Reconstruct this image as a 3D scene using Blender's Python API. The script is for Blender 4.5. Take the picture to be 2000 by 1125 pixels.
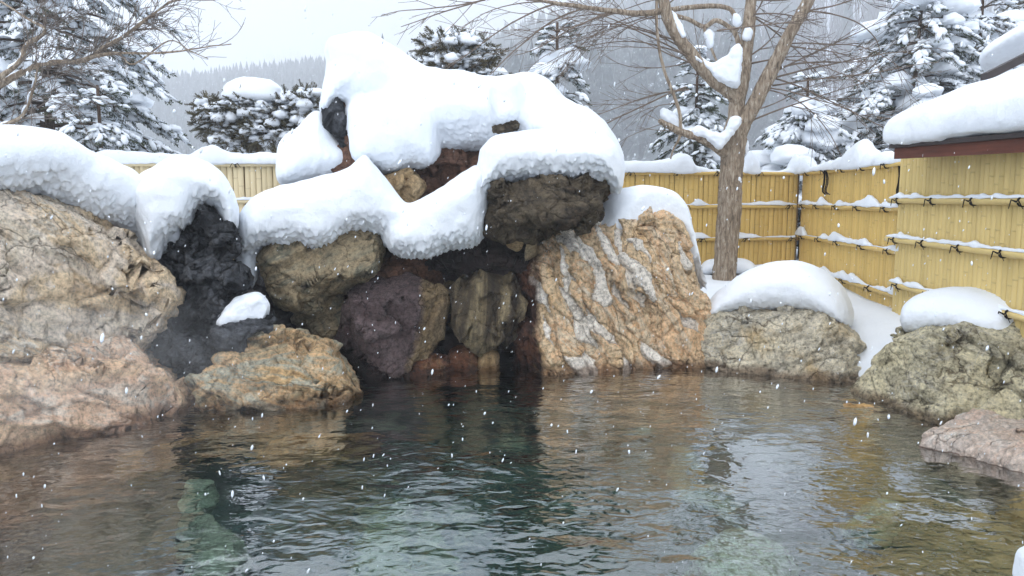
import bpy, math, random, time
import numpy as np
from math import radians, sin, cos, pi, tan, sqrt
T_START = time.time()
for o in list(bpy.data.objects):
    bpy.data.objects.remove(o)
S = bpy.context.scene
COL = S.collection

# ------------------------------------------------------------------ camera, sky, sun, exposure
F = 1483.0                                  # focal length in pixels of the 2000 x 1125 photograph
PITCH = math.atan(177.5 / F)
CAM = np.array([0.0, 0.0, 1.5])             # water surface is z = 0
cd = bpy.data.cameras.new('camera')
cd.sensor_width = 36.0; cd.lens = 36.0 * F / 2000.0
cd.clip_start = 0.05; cd.clip_end = 3000.0
cam = bpy.data.objects.new('camera', cd); COL.objects.link(cam)
cam.location = CAM; cam.rotation_euler = (pi / 2 - PITCH, 0, 0)
S.camera = cam

SUN_EL, SUN_AZ = radians(46), radians(203)   # azimuth measured from +Y towards +X
w = bpy.data.worlds.new('World'); S.world = w; w.use_nodes = True
nt = w.node_tree; nt.nodes.clear()
sky = nt.nodes.new('ShaderNodeTexSky'); sky.sky_type = 'NISHITA'; sky.sun_disc = False
sky.sun_elevation = SUN_EL; sky.sun_rotation = SUN_AZ
sky.air_density = 1.0; sky.dust_density = 6.0; sky.ozone_density = 1.0
tc = nt.nodes.new('ShaderNodeTexCoord')
sep = nt.nodes.new('ShaderNodeSeparateXYZ'); nt.links.new(tc.outputs['Generated'], sep.inputs[0])
# even overcast deck (brighter overhead than at the horizon, as overcast skies are)
ramp = nt.nodes.new('ShaderNodeValToRGB'); nt.links.new(sep.outputs['Z'], ramp.inputs[0])
ramp.color_ramp.elements[0].position = 0.0; ramp.color_ramp.elements[0].color = (0.44, 0.57, 0.78, 1)
ramp.color_ramp.elements[1].position = 1.0; ramp.color_ramp.elements[1].color = (1.50, 1.57, 1.66, 1)
e_ = ramp.color_ramp.elements.new(0.34); e_.color = (1.12, 1.20, 1.31, 1)
mul = nt.nodes.new('ShaderNodeMix'); mul.data_type = 'RGBA'; mul.blend_type = 'MULTIPLY'; mul.inputs[0].default_value = 1.0
nt.links.new(ramp.outputs[0], mul.inputs[6]); mul.inputs[7].default_value = (9.2, 9.2, 9.2, 1)
mixs = nt.nodes.new('ShaderNodeMix'); mixs.data_type = 'RGBA'; mixs.inputs[0].default_value = 0.90
nt.links.new(sky.outputs[0], mixs.inputs[6]); nt.links.new(mul.outputs[2], mixs.inputs[7])
bg = nt.nodes.new('ShaderNodeBackground'); bg.inputs[1].default_value = 0.10
nt.links.new(mixs.outputs[2], bg.inputs[0])
wo = nt.nodes.new('ShaderNodeOutputWorld'); nt.links.new(bg.outputs[0], wo.inputs[0])

sl = bpy.data.lights.new('sun', 'SUN'); sl.energy = 0.9; sl.angle = radians(40); sl.color = (1.0, 0.97, 0.93)
sun = bpy.data.objects.new('sun', sl); COL.objects.link(sun)
from mathutils import Vector, Matrix
sd = Vector((sin(SUN_AZ) * cos(SUN_EL), cos(SUN_AZ) * cos(SUN_EL), sin(SUN_EL)))
sun.rotation_euler = sd.to_track_quat('Z', 'Y').to_euler()
S.view_settings.view_transform = 'Standard'; S.view_settings.look = 'None'
S.view_settings.exposure = 0.58; S.view_settings.gamma = 1.0
S.view_settings.use_curve_mapping = False
S.render.engine = 'CYCLES'
S.cycles.use_denoising = True
S.cycles.max_bounces = 8; S.cycles.diffuse_bounces = 3; S.cycles.glossy_bounces = 3
S.cycles.transmission_bounces = 5; S.cycles.volume_bounces = 4; S.cycles.transparent_max_bounces = 8
S.cycles.volume_step_rate = 2.0
S.cycles.sample_clamp_indirect = 6.0

# ------------------------------------------------------------------ helpers: pixels and points
UP = np.array([0, sin(PITCH), cos(PITCH)]); FW = np.array([0, cos(PITCH), -sin(PITCH)]); RT = np.array([1.0, 0, 0])
def ray(px, py):
    return FW + RT * ((px - 1000.0) / F) - UP * ((py - 562.5) / F)
def on_z(px, py, z=0.0):
    r = ray(px, py); return CAM + r * ((z - CAM[2]) / r[2])
def at_y(px, py, Y):
    r = ray(px, py); return CAM + r * (Y / r[1])
def on_plane(px, py, O, n):
    r = ray(px, py); return CAM + r * (np.dot(O - CAM, n) / np.dot(r, n))
def lin(r, g, b):
    f = lambda c: (c / 255 / 12.92) if c < 10.3 else ((c / 255 + 0.055) / 1.055) ** 2.4
    return (f(r), f(g), f(b), 1.0)

# ------------------------------------------------------------------ helpers: noise
def _hash(ix, iy, iz, seed):
    h = (ix.astype(np.int64) * 374761393 + iy.astype(np.int64) * 668265263 + iz.astype(np.int64) * 2147483647 + seed * 1274126177) & 0xffffffff
    h = ((h ^ (h >> 13)) * 1274126177) & 0xffffffff
    h = ((h ^ (h >> 16)) * 2246822519) & 0xffffffff
    return (h ^ (h >> 15)) & 0xffffffff
_G = np.array([(1,1,0),(-1,1,0),(1,-1,0),(-1,-1,0),(1,0,1),(-1,0,1),(1,0,-1),(-1,0,-1),(0,1,1),(0,-1,1),(0,1,-1),(0,-1,-1),(1,1,0),(-1,1,0),(0,-1,1),(0,-1,-1)], float)
def perlin(P, seed=0):
    I = np.floor(P).astype(np.int64); f = P - I
    u = f * f * f * (f * (f * 6 - 15) + 10)
    out = 0
    for dx in (0, 1):
        for dy in (0, 1):
            for dz in (0, 1):
                g = _G[_hash(I[:, 0] + dx, I[:, 1] + dy, I[:, 2] + dz, seed) & 15]
                d = g[:, 0] * (f[:, 0] - dx) + g[:, 1] * (f[:, 1] - dy) + g[:, 2] * (f[:, 2] - dz)
                wgt = (u[:, 0] if dx else 1 - u[:, 0]) * (u[:, 1] if dy else 1 - u[:, 1]) * (u[:, 2] if dz else 1 - u[:, 2])
                out = out + d * wgt
    return out
def fbm(P, octaves=4, seed=0, gain=0.5, ridged=False):
    a, s, tot = 1.0, 0, 0
    for i in range(octaves):
        n = perlin(P * (2.03 ** i) + i * 17.3, seed + i)
        if ridged: n = 0.5 - 2 * np.abs(n)
        s = s + a * n; tot += a; a *= gain
    return s / tot
def voronoi(P, seed=0):
    I = np.floor(P).astype(np.int64)
    F1 = np.full(len(P), 9.0); F2 = F1.copy(); ID = np.zeros(len(P)); DV = np.zeros_like(P)
    for dx in (-1, 0, 1):
        for dy in (-1, 0, 1):
            for dz in (-1, 0, 1):
                c = I + np.array([dx, dy, dz])
                h = _hash(c[:, 0], c[:, 1], c[:, 2], seed)
                pt = c + np.stack([(h & 1023) / 1023., ((h >> 10) & 1023) / 1023., ((h >> 20) & 1023) / 1023.], 1)
                d = np.sqrt(((pt - P) ** 2).sum(1))
                cl = d < F1
                F2 = np.where(cl, F1, np.minimum(F2, d)); ID = np.where(cl, ((h * 2654435761) & 0xffff) / 65535., ID); F1 = np.where(cl, d, F1); DV = np.where(cl[:, None], P - pt, DV)
    return F1, F2, ID, DV
def sstep(a, b, x):
    t = np.clip((x - a) / (b - a), 0, 1); return t * t * (3 - 2 * t)

# ------------------------------------------------------------------ helpers: meshes and tags
def new_mesh(name, V, faces, smooth=True, attrs=None):
    """V (n,3); faces: list of int arrays (m,k)."""
    me = bpy.data.meshes.new(name)
    V = np.asarray(V, np.float32)
    faces = [np.asarray(f, np.int32) for f in faces if len(f)]
    loops = np.concatenate([f.ravel() for f in faces])
    sizes = np.concatenate([np.full(len(f), f.shape[1], np.int32) for f in faces])
    starts = np.concatenate([[0], np.cumsum(sizes)[:-1]]).astype(np.int32)
    me.vertices.add(len(V)); me.vertices.foreach_set('co', V.ravel())
    me.loops.add(len(loops)); me.loops.foreach_set('vertex_index', loops)
    me.polygons.add(len(sizes)); me.polygons.foreach_set('loop_start', starts); me.polygons.foreach_set('loop_total', sizes)
    me.polygons.foreach_set('use_smooth', np.full(len(sizes), bool(smooth)))
    me.update(calc_edges=True)
    for k, a in (attrs or {}).items():
        at = me.attributes.new(k, 'FLOAT', 'POINT'); at.data.foreach_set('value', np.asarray(a, np.float32))
    return me
def tag(o, label=None, cat=None, group=None, kind=None):
    if label: o['label'] = label
    if cat: o['category'] = cat
    if group: o['group'] = group
    if kind: o['kind'] = kind
    return o
def empty(name, loc=(0, 0, 0)):
    o = bpy.data.objects.new(name, None); COL.objects.link(o); o.location = tuple(loc); o.empty_display_size = 0.1
    return o
def link(name, me, mat, parent=None, loc=None):
    """Link a mesh whose vertices are in world space; move its origin to loc (or to the parent's)."""
    o = bpy.data.objects.new(name, me); COL.objects.link(o)
    if mat is not None and not me.materials: me.materials.append(mat)
    if parent is not None:
        o.parent = parent; loc = np.array(parent.location) if loc is None else loc
        me.transform(Matrix.Translation(-Vector(parent.location)))
    elif loc is not None:
        me.transform(Matrix.Translation(-Vector(tuple(loc)))); o.location = tuple(loc)
    return o
class MB:
    def __init__(s): s.V = []; s.Q = []; s.T = []; s.n = 0
    def add(s, V, Q=None, T=None):
        V = np.asarray(V, float)
        s.V.append(V)
        if Q is not None and len(Q): s.Q.append(np.asarray(Q) + s.n)
        if T is not None and len(T): s.T.append(np.asarray(T) + s.n)
        s.n += len(V)
    def box(s, c, size, rz=0.0, M=None):
        x, y, z = np.array(size) / 2
        V = np.array([(-x,-y,-z),(x,-y,-z),(x,y,-z),(-x,y,-z),(-x,-y,z),(x,-y,z),(x,y,z),(-x,y,z)])
        R = np.array([[cos(rz), -sin(rz), 0], [sin(rz), cos(rz), 0], [0, 0, 1]]) if M is None else M
        s.add(V @ R.T + np.array(c), [(0,3,2,1),(4,5,6,7),(0,1,5,4),(1,2,6,5),(2,3,7,6),(3,0,4,7)])
    def tube(s, P, R, sides=6, cap=True):
        P = np.asarray(P, float); n = len(P); R = np.broadcast_to(np.asarray(R, float), (n,))
        t = np.gradient(P, axis=0); t /= np.linalg.norm(t, axis=1)[:, None] + 1e-9
        ref = np.array([0.0, 0, 1]) if abs(t[:, 2]).mean() < 0.8 else np.array([1.0, 0, 0])
        a = np.cross(t, ref); a /= np.linalg.norm(a, axis=1)[:, None] + 1e-9
        b = np.cross(t, a)
        th = np.arange(sides) * 2 * pi / sides
        V = P[:, None, :] + R[:, None, None] * (a[:, None, :] * np.cos(th)[None, :, None] + b[:, None, :] * np.sin(th)[None, :, None])
        V = V.reshape(-1, 3)
        i = np.arange(n - 1)[:, None] * sides; j = np.arange(sides)[None, :]; jn = (j + 1) % sides
        Q = np.stack([i + j, i + sides + j, i + sides + jn, i + jn], -1).reshape(-1, 4)
        T = []
        if cap:
            V = np.vstack([V, P[0], P[-1]])
            k = np.arange(sides); kn = (k + 1) % sides
            T = np.vstack([np.stack([np.full(sides, n * sides), k, kn], 1), np.stack([np.full(sides, n * sides + 1), (n - 1) * sides + kn, (n - 1) * sides + k], 1)])
        s.add(V, Q, T)
    def mesh(s, name, smooth=True):
        fs = []
        if s.Q: fs.append(np.vstack(s.Q))
        if s.T: fs.append(np.vstack(s.T))
        return new_mesh(name, np.vstack(s.V), fs, smooth)
    def build(s, name, mat, parent=None, loc=None, smooth=True):
        return link(name, s.mesh(name, smooth), mat, parent, loc)
def spline(P, n=40):
    """Catmull-Rom through control points."""
    P = np.asarray(P, float)
    Q = np.vstack([2 * P[0] - P[1], P, 2 * P[-1] - P[-2]])
    out = []
    m = len(P) - 1
    for k in range(n):
        t = k / (n - 1) * m; i = min(int(t), m - 1); f = t - i
        p0, p1, p2, p3 = Q[i:i + 4]
        out.append(0.5 * (2 * p1 + (p2 - p0) * f + (2 * p0 - 5 * p1 + 4 * p2 - p3) * f * f + (3 * p1 - p0 - 3 * p2 + p3) * f ** 3))
    return np.array(out)

# ------------------------------------------------------------------ helpers: solid bodies from outlines (implicit field + surface nets)
def poly_sdf(poly, X, Y):
    d = np.full(X.shape, 1e9); inside = np.zeros(X.shape, bool)
    n = len(poly)
    for i in range(n):
        ax, ay = poly[i]; bx, by = poly[(i + 1) % n]
        ex, ey = bx - ax, by - ay
        wx, wy = X - ax, Y - ay
        t = np.clip((wx * ex + wy * ey) / (ex * ex + ey * ey + 1e-12), 0, 1)
        d = np.minimum(d, (wx - ex * t) ** 2 + (wy - ey * t) ** 2)
        c = ((ay > Y) != (by > Y)) & (X < (bx - ax) * (Y - ay) / ((by - ay) if abs(by - ay) > 1e-9 else 1e-9) + ax)
        inside ^= c
    return np.where(inside, -1, 1) * np.sqrt(d)
def chaikin(P, n=2):
    P = np.asarray(P, float)
    for _ in range(n):
        Q = np.roll(P, -1, 0)
        P = np.stack([P * .75 + Q * .25, P * .25 + Q * .75], 1).reshape(-1, 2)
    return P
class Lobe:
    """A pillow-shaped solid: an outline in a plane (O; u across, v up, w away), thickness tf in front and tb behind, rounded over R."""
    def __init__(s, O, u, v, poly, tf, tb, R, smooth=0, h=0.012, p=2.3):
        s.p = p
        s.O = np.array(O, float); s.u = np.array(u, float); s.v = np.array(v, float); s.w = np.cross(s.v, s.u); s.w *= 1 / np.linalg.norm(s.w)
        if np.dot(s.w, s.O - CAM) < 0 : s.w = -s.w
        s.poly = chaikin(poly, smooth) if smooth else np.asarray(poly, float)
        s.tf, s.tb, s.R = tf, tb, R
        lo = s.poly.min(0) - 0.3; hi = s.poly.max(0) + 0.3
        s.h = max(h, (hi - lo).max() / 400); s.lo = lo
        nx, ny = (np.ceil((hi - lo) / s.h).astype(int) + 2)
        X, Y = np.meshgrid(lo[0] + np.arange(nx) * s.h, lo[1] + np.arange(ny) * s.h, indexing='ij')
        s.G = poly_sdf(s.poly, X, Y)
    def sd(s, a, b):
        gx = np.clip((a - s.lo[0]) / s.h, 0, s.G.shape[0] - 1.001); gy = np.clip((b - s.lo[1]) / s.h, 0, s.G.shape[1] - 1.001)
        i = gx.astype(int); j = gy.astype(int); fx = gx - i; fy = gy - j
        return (s.G[i, j] * (1 - fx) + s.G[i + 1, j] * fx) * (1 - fy) + (s.G[i, j + 1] * (1 - fx) + s.G[i + 1, j + 1] * fx) * fy
    def field(s, P):
        D = P - s.O
        a, b, c = D @ s.u, D @ s.v, D @ s.w
        sdv = s.sd(a, b)
        q = np.maximum(1 + sdv / s.R, 0)
        tt = np.where(c < 0, s.tf, s.tb)
        return ((q ** s.p + np.abs(c / tt) ** s.p) ** (1 / s.p) - 1) * min(s.R, s.tf)
    def bounds(s):
        lo = s.poly.min(0); hi = s.poly.max(0); pts = []
        for a in (lo[0], hi[0]):
            for b in (lo[1], hi[1]):
                for c in (-s.tf, s.tb): pts.append(s.O + s.u * a + s.v * b + s.w * c)
        return np.array(pts)
def px_lobe(pts, A, B=None, lean=0.0, tf=0.4, tb=None, R=0.3, smooth=0, back=None):
    """Outline in pixels on an upright plane. A, B: plan points (x, y) of the body's FRONT line; the plane lies tf behind it
    (or `back`); lean tilts it away with height."""
    A = np.array(A[:2], float)
    if B is None:
        d = A / np.linalg.norm(A); u2 = np.array([d[1], -d[0]])
    else:
        B = np.array(B[:2], float); u2 = B - A; u2 /= np.linalg.norm(u2)
    n2 = np.array([-u2[1], u2[0]])
    off = tf if back is None else back
    O = np.array([A[0] + n2[0] * off, A[1] + n2[1] * off, 0.0])
    u = np.array([u2[0], u2[1], 0]); v = np.array([n2[0] * sin(lean), n2[1] * sin(lean), cos(lean)])
    wv = np.cross(u, v); wv /= np.linalg.norm(wv)
    poly = []
    for p in pts:
        q = on_plane(p[0], p[1], O, wv) - O
        poly.append((np.dot(q, u), np.dot(q, v)))
    return Lobe(O, u, v, poly, tf, tb if tb is not None else tf, R, smooth)
def smin(a, b, k):
    h = np.clip(0.5 + 0.5 * (b - a) / k, 0, 1)
    return b * (1 - h) + a * h - k * h * (1 - h)
def surface_nets(fn, lo, hi, h):
    n = np.ceil((hi - lo) / h).astype(int) + 1
    ax = [lo[i] + np.arange(n[i]) * h for i in range(3)]
    X, Y, Z = np.meshgrid(*ax, indexing='ij')
    P = np.stack([X.ravel(), Y.ravel(), Z.ravel()], 1)
    Fv = np.concatenate([fn(P[i:i + 400000]) for i in range(0, len(P), 400000)]).reshape(n)
    sgn = Fv < 0
    c = [sgn[i:n[0] - 1 + i, j:n[1] - 1 + j, k:n[2] - 1 + k] for i in (0, 1) for j in (0, 1) for k in (0, 1)]
    cnt = sum(x.astype(np.int8) for x in c)
    act = (cnt > 0) & (cnt < 8)
    idx = np.full(act.shape, -1, np.int64); I = np.argwhere(act); idx[act] = np.arange(len(I))
    acc = np.zeros((len(I), 3)); num = np.zeros(len(I))
    corners = [(i, j, k) for i in (0, 1) for j in (0, 1) for k in (0, 1)]
    fv = {cc: Fv[I[:, 0] + cc[0], I[:, 1] + cc[1], I[:, 2] + cc[2]] for cc in corners}
    for a in corners:
        for d in range(3):
            if a[d] == 1: continue
            b = list(a); b[d] = 1; b = tuple(b)
            fa, fb = fv[a], fv[b]
            m = (fa < 0) != (fb < 0)
            t = np.where(m, fa / np.where(m, fa - fb, 1), 0)
            pt = np.tile(np.array(a, float), (len(I), 1)); pt[:, d] += t
            acc += np.where(m[:, None], pt, 0); num += m
    V = lo + (I + acc / num[:, None]) * h
    Q = []
    for d in range(3):
        e, f = (d + 1) % 3, (d + 2) % 3
        s0 = [slice(None)] * 3; s1 = [slice(None)] * 3
        s0[d] = slice(0, n[d] - 1); s1[d] = slice(1, n[d])
        A = sgn[tuple(s0)]; B = sgn[tuple(s1)]
        E = np.argwhere(A != B)
        E = E[(E[:, e] > 0) & (E[:, f] > 0) & (E[:, e] < n[e] - 1) & (E[:, f] < n[f] - 1)]
        flip = B[E[:, 0], E[:, 1], E[:, 2]]
        def cell(de, df):
            C = E.copy(); C[:, e] -= de; C[:, f] -= df; return idx[C[:, 0], C[:, 1], C[:, 2]]
        q = np.stack([cell(1, 1), cell(0, 1), cell(0, 0), cell(1, 0)], 1)
        q[flip] = q[flip][:, ::-1]
        Q.append(q)
    Q = np.vstack(Q); Q = Q[(Q >= 0).all(1)]
    return V, Q
def normals(V, Q):
    a = V[Q[:, 2]] - V[Q[:, 0]]; b = V[Q[:, 3]] - V[Q[:, 1]]
    fnm = np.cross(a, b); N = np.zeros_like(V)
    for k in range(4):
        for d in range(3): N[:, d] += np.bincount(Q[:, k], fnm[:, d], len(V))
    return N / (np.linalg.norm(N, axis=1)[:, None] + 1e-12)
def relax(V, Q, it=1):
    for _ in range(it):
        S_ = np.zeros_like(V); c = np.zeros(len(V))
        for k in range(4):
            for m in (1, 3):
                for d in range(3): S_[:, d] += np.bincount(Q[:, k], V[Q[:, (k + m) % 4], d], len(V))
                c += np.bincount(Q[:, k], minlength=len(V))
        V = 0.5 * V + 0.5 * S_ / c[:, None]
    return V
def cut_below(V, Q, z):
    keep = (V[Q][:, :, 2] > z).any(1); Q = Q[keep]
    used = np.unique(Q); mp = np.full(len(V), -1); mp[used] = np.arange(len(used))
    return V[used], mp[Q]

# ------------------------------------------------------------------ materials
class NT:
    def __init__(s, name):
        s.m = bpy.data.materials.new(name); s.m.use_nodes = True; s.t = s.m.node_tree; s.t.nodes.clear()
        s.out = s.n('ShaderNodeOutputMaterial')
    def n(s, kind, **kw):
        x = s.t.nodes.new(kind)
        for k, v in kw.items(): setattr(x, k, v)
        return x
    def L(s, a, b): s.t.links.new(a, b)
    def noise(s, vec, scale, detail=5, rough=0.55, dist=0.0):
        x = s.n('ShaderNodeTexNoise'); x.inputs['Scale'].default_value = scale; x.inputs['Detail'].default_value = detail
        x.inputs['Roughness'].default_value = rough; x.inputs['Distortion'].default_value = dist
        if vec is not None: s.L(vec, x.inputs['Vector'])
        return x.outputs['Fac']
    def ramp(s, fac, stops, interp='LINEAR'):
        x = s.n('ShaderNodeValToRGB'); s.L(fac, x.inputs[0]); e = x.color_ramp.elements; x.color_ramp.interpolation = interp
        while len(e) < len(stops): e.new(0.5)
        for k, (p, c) in enumerate(stops):
            e[k].position = p; e[k].color = c if hasattr(c, '__len__') else (c, c, c, 1)
        return x.outputs[0]
    def mix(s, fac, a, b, blend='MIX'):
        x = s.n('ShaderNodeMix', data_type='RGBA', blend_type=blend)
        for inp, v in ((0, fac), (6, a), (7, b)):
            if hasattr(v, 'is_output'): s.L(v, x.inputs[inp])
            else: x.inputs[inp].default_value = v if inp == 0 or hasattr(v, '__len__') else (v, v, v, 1)
        return x.outputs[2]
    def math(s, op, a, b=None, c=None, clamp=False):
        x = s.n('ShaderNodeMath', operation=op, use_clamp=clamp)
        for i, v in enumerate((a, b, c)):
            if v is None: continue
            if hasattr(v, 'is_output'): s.L(v, x.inputs[i])
            else: x.inputs[i].default_value = v
        return x.outputs[0]
    def obj(s, scale=(1, 1, 1), rot=(0, 0, 0)):
        t = s.n('ShaderNodeTexCoord'); mp = s.n('ShaderNodeMapping'); s.L(t.outputs['Object'], mp.inputs[0])
        mp.vector_type = 'TEXTURE'       # turn first, then stretch
        mp.inputs['Scale'].default_value = tuple(1.0 / x for x in scale); mp.inputs['Rotation'].default_value = rot
        return mp.outputs[0]
    def attr(s, name):
        x = s.n('ShaderNodeAttribute'); x.attribute_name = name; return x.outputs['Fac']
    def bsdf(s, color=None, rough=0.7, spec=0.4, normal=None, **kw):
        b = s.n('ShaderNodeBsdfPrincipled')
        for k, v in (('Base Color', color), ('Roughness', rough), ('Specular IOR Level', spec), ('Normal', normal)):
            if v is None: continue
            if hasattr(v, 'is_output'): s.L(v, b.inputs[k])
            else: b.inputs[k].default_value = v
        for k, v in kw.items(): b.inputs[k.replace('_', ' ')].default_value = v
        s.L(b.outputs[0], s.out.inputs['Surface']); return b
    def bump(s, h, strength=0.5, dist=0.02, normal=None):
        x = s.n('ShaderNodeBump'); x.inputs['Strength'].default_value = strength; x.inputs['Distance'].default_value = dist
        s.L(h, x.inputs['Height'])
        if normal is not None: s.L(normal, x.inputs['Normal'])
        return x.outputs[0]

def alb(c, gain):
    c = np.array(lin(*c)[:3]); gain = min(gain, 0.74 / c.max()); g = c.mean()
    c = (g + (c - g) * 1.0) * gain
    return tuple(c) + (1,)
def rock_mat(name, cols, scale=1.6, stretch=(1, 1, 1), rot=(0, 0, 0), rough=0.75, dark=0.5, vein=None, cell=None, bump=0.6, wet=0.06, lichen=None, spread=(0.32, 0.68), patch=None, gain=1.25, fis=2.6, spec=0.35):
    m = NT(name)
    v = m.obj(stretch, rot); vi = m.obj()
    n1 = m.noise(v, scale, 9, 0.62, 0.9)
    k = len(cols)
    col = m.ramp(n1, [(spread[0] + (spread[1] - spread[0]) * i / (k - 1), alb(c, gain)) for i, c in enumerate(cols)])
    if cell:     # blocks of another mineral, laid over the fractured blocks of the mesh
        cm = m.ramp(m.math('ADD', m.attr('cell'), m.math('MULTIPLY', m.noise(vi, 7, 5), 0.12)), [(cell[1] + 0.06, 0.0), (cell[1] + 0.09, 1.0)])
        col = m.mix(cm, col, m.mix(m.noise(vi, 14, 4), lin(*cell[0]), lin(*[min(255, x * 1.12) for x in cell[0]])))
    if vein:     # thin pale seams
        vv = m.noise(v, scale * 1.3, 6, 0.6, 2.2)
        vm = m.ramp(m.math('ABSOLUTE', m.math('SUBTRACT', vv, 0.5)), [(0.0, 1.0), (0.028, 0.0)])
        vm = m.math('MULTIPLY', vm, m.ramp(m.noise(vi, 1.7, 2), [(0.45, 0.0), (0.6, 1.0)]))
        col = m.mix(m.math('MULTIPLY', vm, 0.85), col, lin(*vein))
    if lichen:
        lm = m.ramp(m.noise(vi, 2.2, 6, 0.65), [(0.52, 0.0), (0.64, 1.0)])
        col = m.mix(m.math('MULTIPLY', lm, 0.7), col, lin(*lichen))
    if patch:
        pm = m.ramp(m.math('ADD', m.attr('side'), m.math('MULTIPLY', m.math('SUBTRACT', m.noise(vi, 5, 6, 0.7), 0.5), 0.9)), [(0.30, 0.0), (0.70, 1.0)])
        col = m.mix(pm, col, m.ramp(n1, [(0.35, lin(*patch[0])), (0.65, lin(*patch[1]))]))
    g = m.noise(vi, 34, 8, 0.75)
    sp = m.ramp(g, [(0.38, (1 - dark,) * 3 + (1,)), (0.48, (1, 1, 1, 1)), (0.62, (1.4, 1.4, 1.4, 1))])
    col = m.mix(1.0, col, sp, 'MULTIPLY')
    g2 = m.noise(v, 9, 7, 0.7, 0.5)
    col = m.mix(1.0, col, m.ramp(g2, [(0.28, (1 - dark * .6,) * 3 + (1,)), (0.55, (1, 1, 1, 1))]), 'MULTIPLY')
    # branching fissures
    vo = m.n('ShaderNodeTexVoronoi', feature='DISTANCE_TO_EDGE'); vo.inputs['Scale'].default_value = fis
    wv = m.n('ShaderNodeVectorMath', operation='ADD'); nz = m.n('ShaderNodeTexNoise'); nz.inputs['Scale'].default_value = 3.0; nz.inputs['Detail'].default_value = 5
    sc_ = m.n('ShaderNodeVectorMath', operation='SCALE'); sc_.inputs['Scale'].default_value = 0.55
    m.L(vi, nz.inputs['Vector']); m.L(nz.outputs['Color'], sc_.inputs[0]); m.L(v, wv.inputs[0]); m.L(sc_.outputs[0], wv.inputs[1]); m.L(wv.outputs[0], vo.inputs['Vector'])
    fz = m.ramp(vo.outputs['Distance'], [(0.0, 0.0), (0.035, 0.7), (0.12, 1.0)])
    fmask = m.ramp(m.noise(vi, 1.9, 3), [(0.42, 0.0), (0.58, 1.0)])
    col = m.mix(fmask, col, m.mix(1.0, col, m.ramp(vo.outputs['Distance'], [(0.0, (0.38, 0.35, 0.33, 1)), (0.022, (1, 1, 1, 1))]), 'MULTIPLY'))
    fz = m.mix(fmask, 1.0, fz)
    rg = m.math('ADD', m.math('MULTIPLY', g, 0.3), rough - 0.15)
    if wet:      # damp band just above the water: darker, smoother stone
        geo = m.n('ShaderNodeNewGeometry'); sx = m.n('ShaderNodeSeparateXYZ'); m.L(geo.outputs['Position'], sx.inputs[0])
        zz = m.math('SUBTRACT', sx.outputs['Z'], m.math('MULTIPLY', m.noise(vi, 5, 4), wet * 2.2))
        wm = m.ramp(m.math('ADD', zz, wet * 0.6), [(0.0, 1.0), (wet, 0.0)])
        col = m.mix(wm, col, m.mix(1.0, col, (0.42, 0.36, 0.33, 1), 'MULTIPLY'))
        rg = m.math('SUBTRACT', rg, m.math('MULTIPLY', wm, 0.4), clamp=True)
    hgt = m.math('ADD', m.math('MULTIPLY', m.noise(v, 7, 10, 0.70, 0.6), m.ramp(m.noise(vi, 1.4, 3), [(0.38, 0.35), (0.62, 1.0)])), m.math('ADD', m.math('MULTIPLY', m.noise(vi, 48, 7, 0.75), 0.40), m.math('MULTIPLY', fz, 0.45)))
    nb = m.bump(hgt, min(1.0, bump * 1.5), 0.09)
    m.bsdf(col, rg, spec, nb)
    return m.m

def snow_mat():
    m = NT('snow'); v = m.obj()
    col = m.ramp(m.noise(v, 3, 4), [(0.3, (0.80, 0.845, 0.90, 1)), (0.7, (0.85, 0.885, 0.93, 1))])
    h = m.math('ADD', m.math('MULTIPLY', m.noise(v, 14, 5, 0.55), 0.9), m.math('ADD', m.math('MULTIPLY', m.noise(v, 55, 4, 0.6), 0.45), m.math('MULTIPLY', m.noise(v, 160, 3, 0.6), 0.22)))
    m.bsdf(col, 0.75, 0.2, m.bump(h, 0.42, 0.024))
    return m.m
SNOW = snow_mat()
def flat_mat(name, c, rough=0.7, spec=0.3, var=0.25, scale=8, stretch=(1, 1, 1), bump=0.2):
    m = NT(name); v = m.obj(stretch)
    n = m.noise(v, scale, 6, 0.6)
    col = m.mix(1.0, lin(*c), m.ramp(n, [(0.3, (1 - var,) * 3 + (1,)), (0.7, (1 + var * .6,) * 3 + (1,))]), 'MULTIPLY')
    m.bsdf(col, rough, spec, m.bump(n, bump, 0.01)); return m.m

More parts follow.
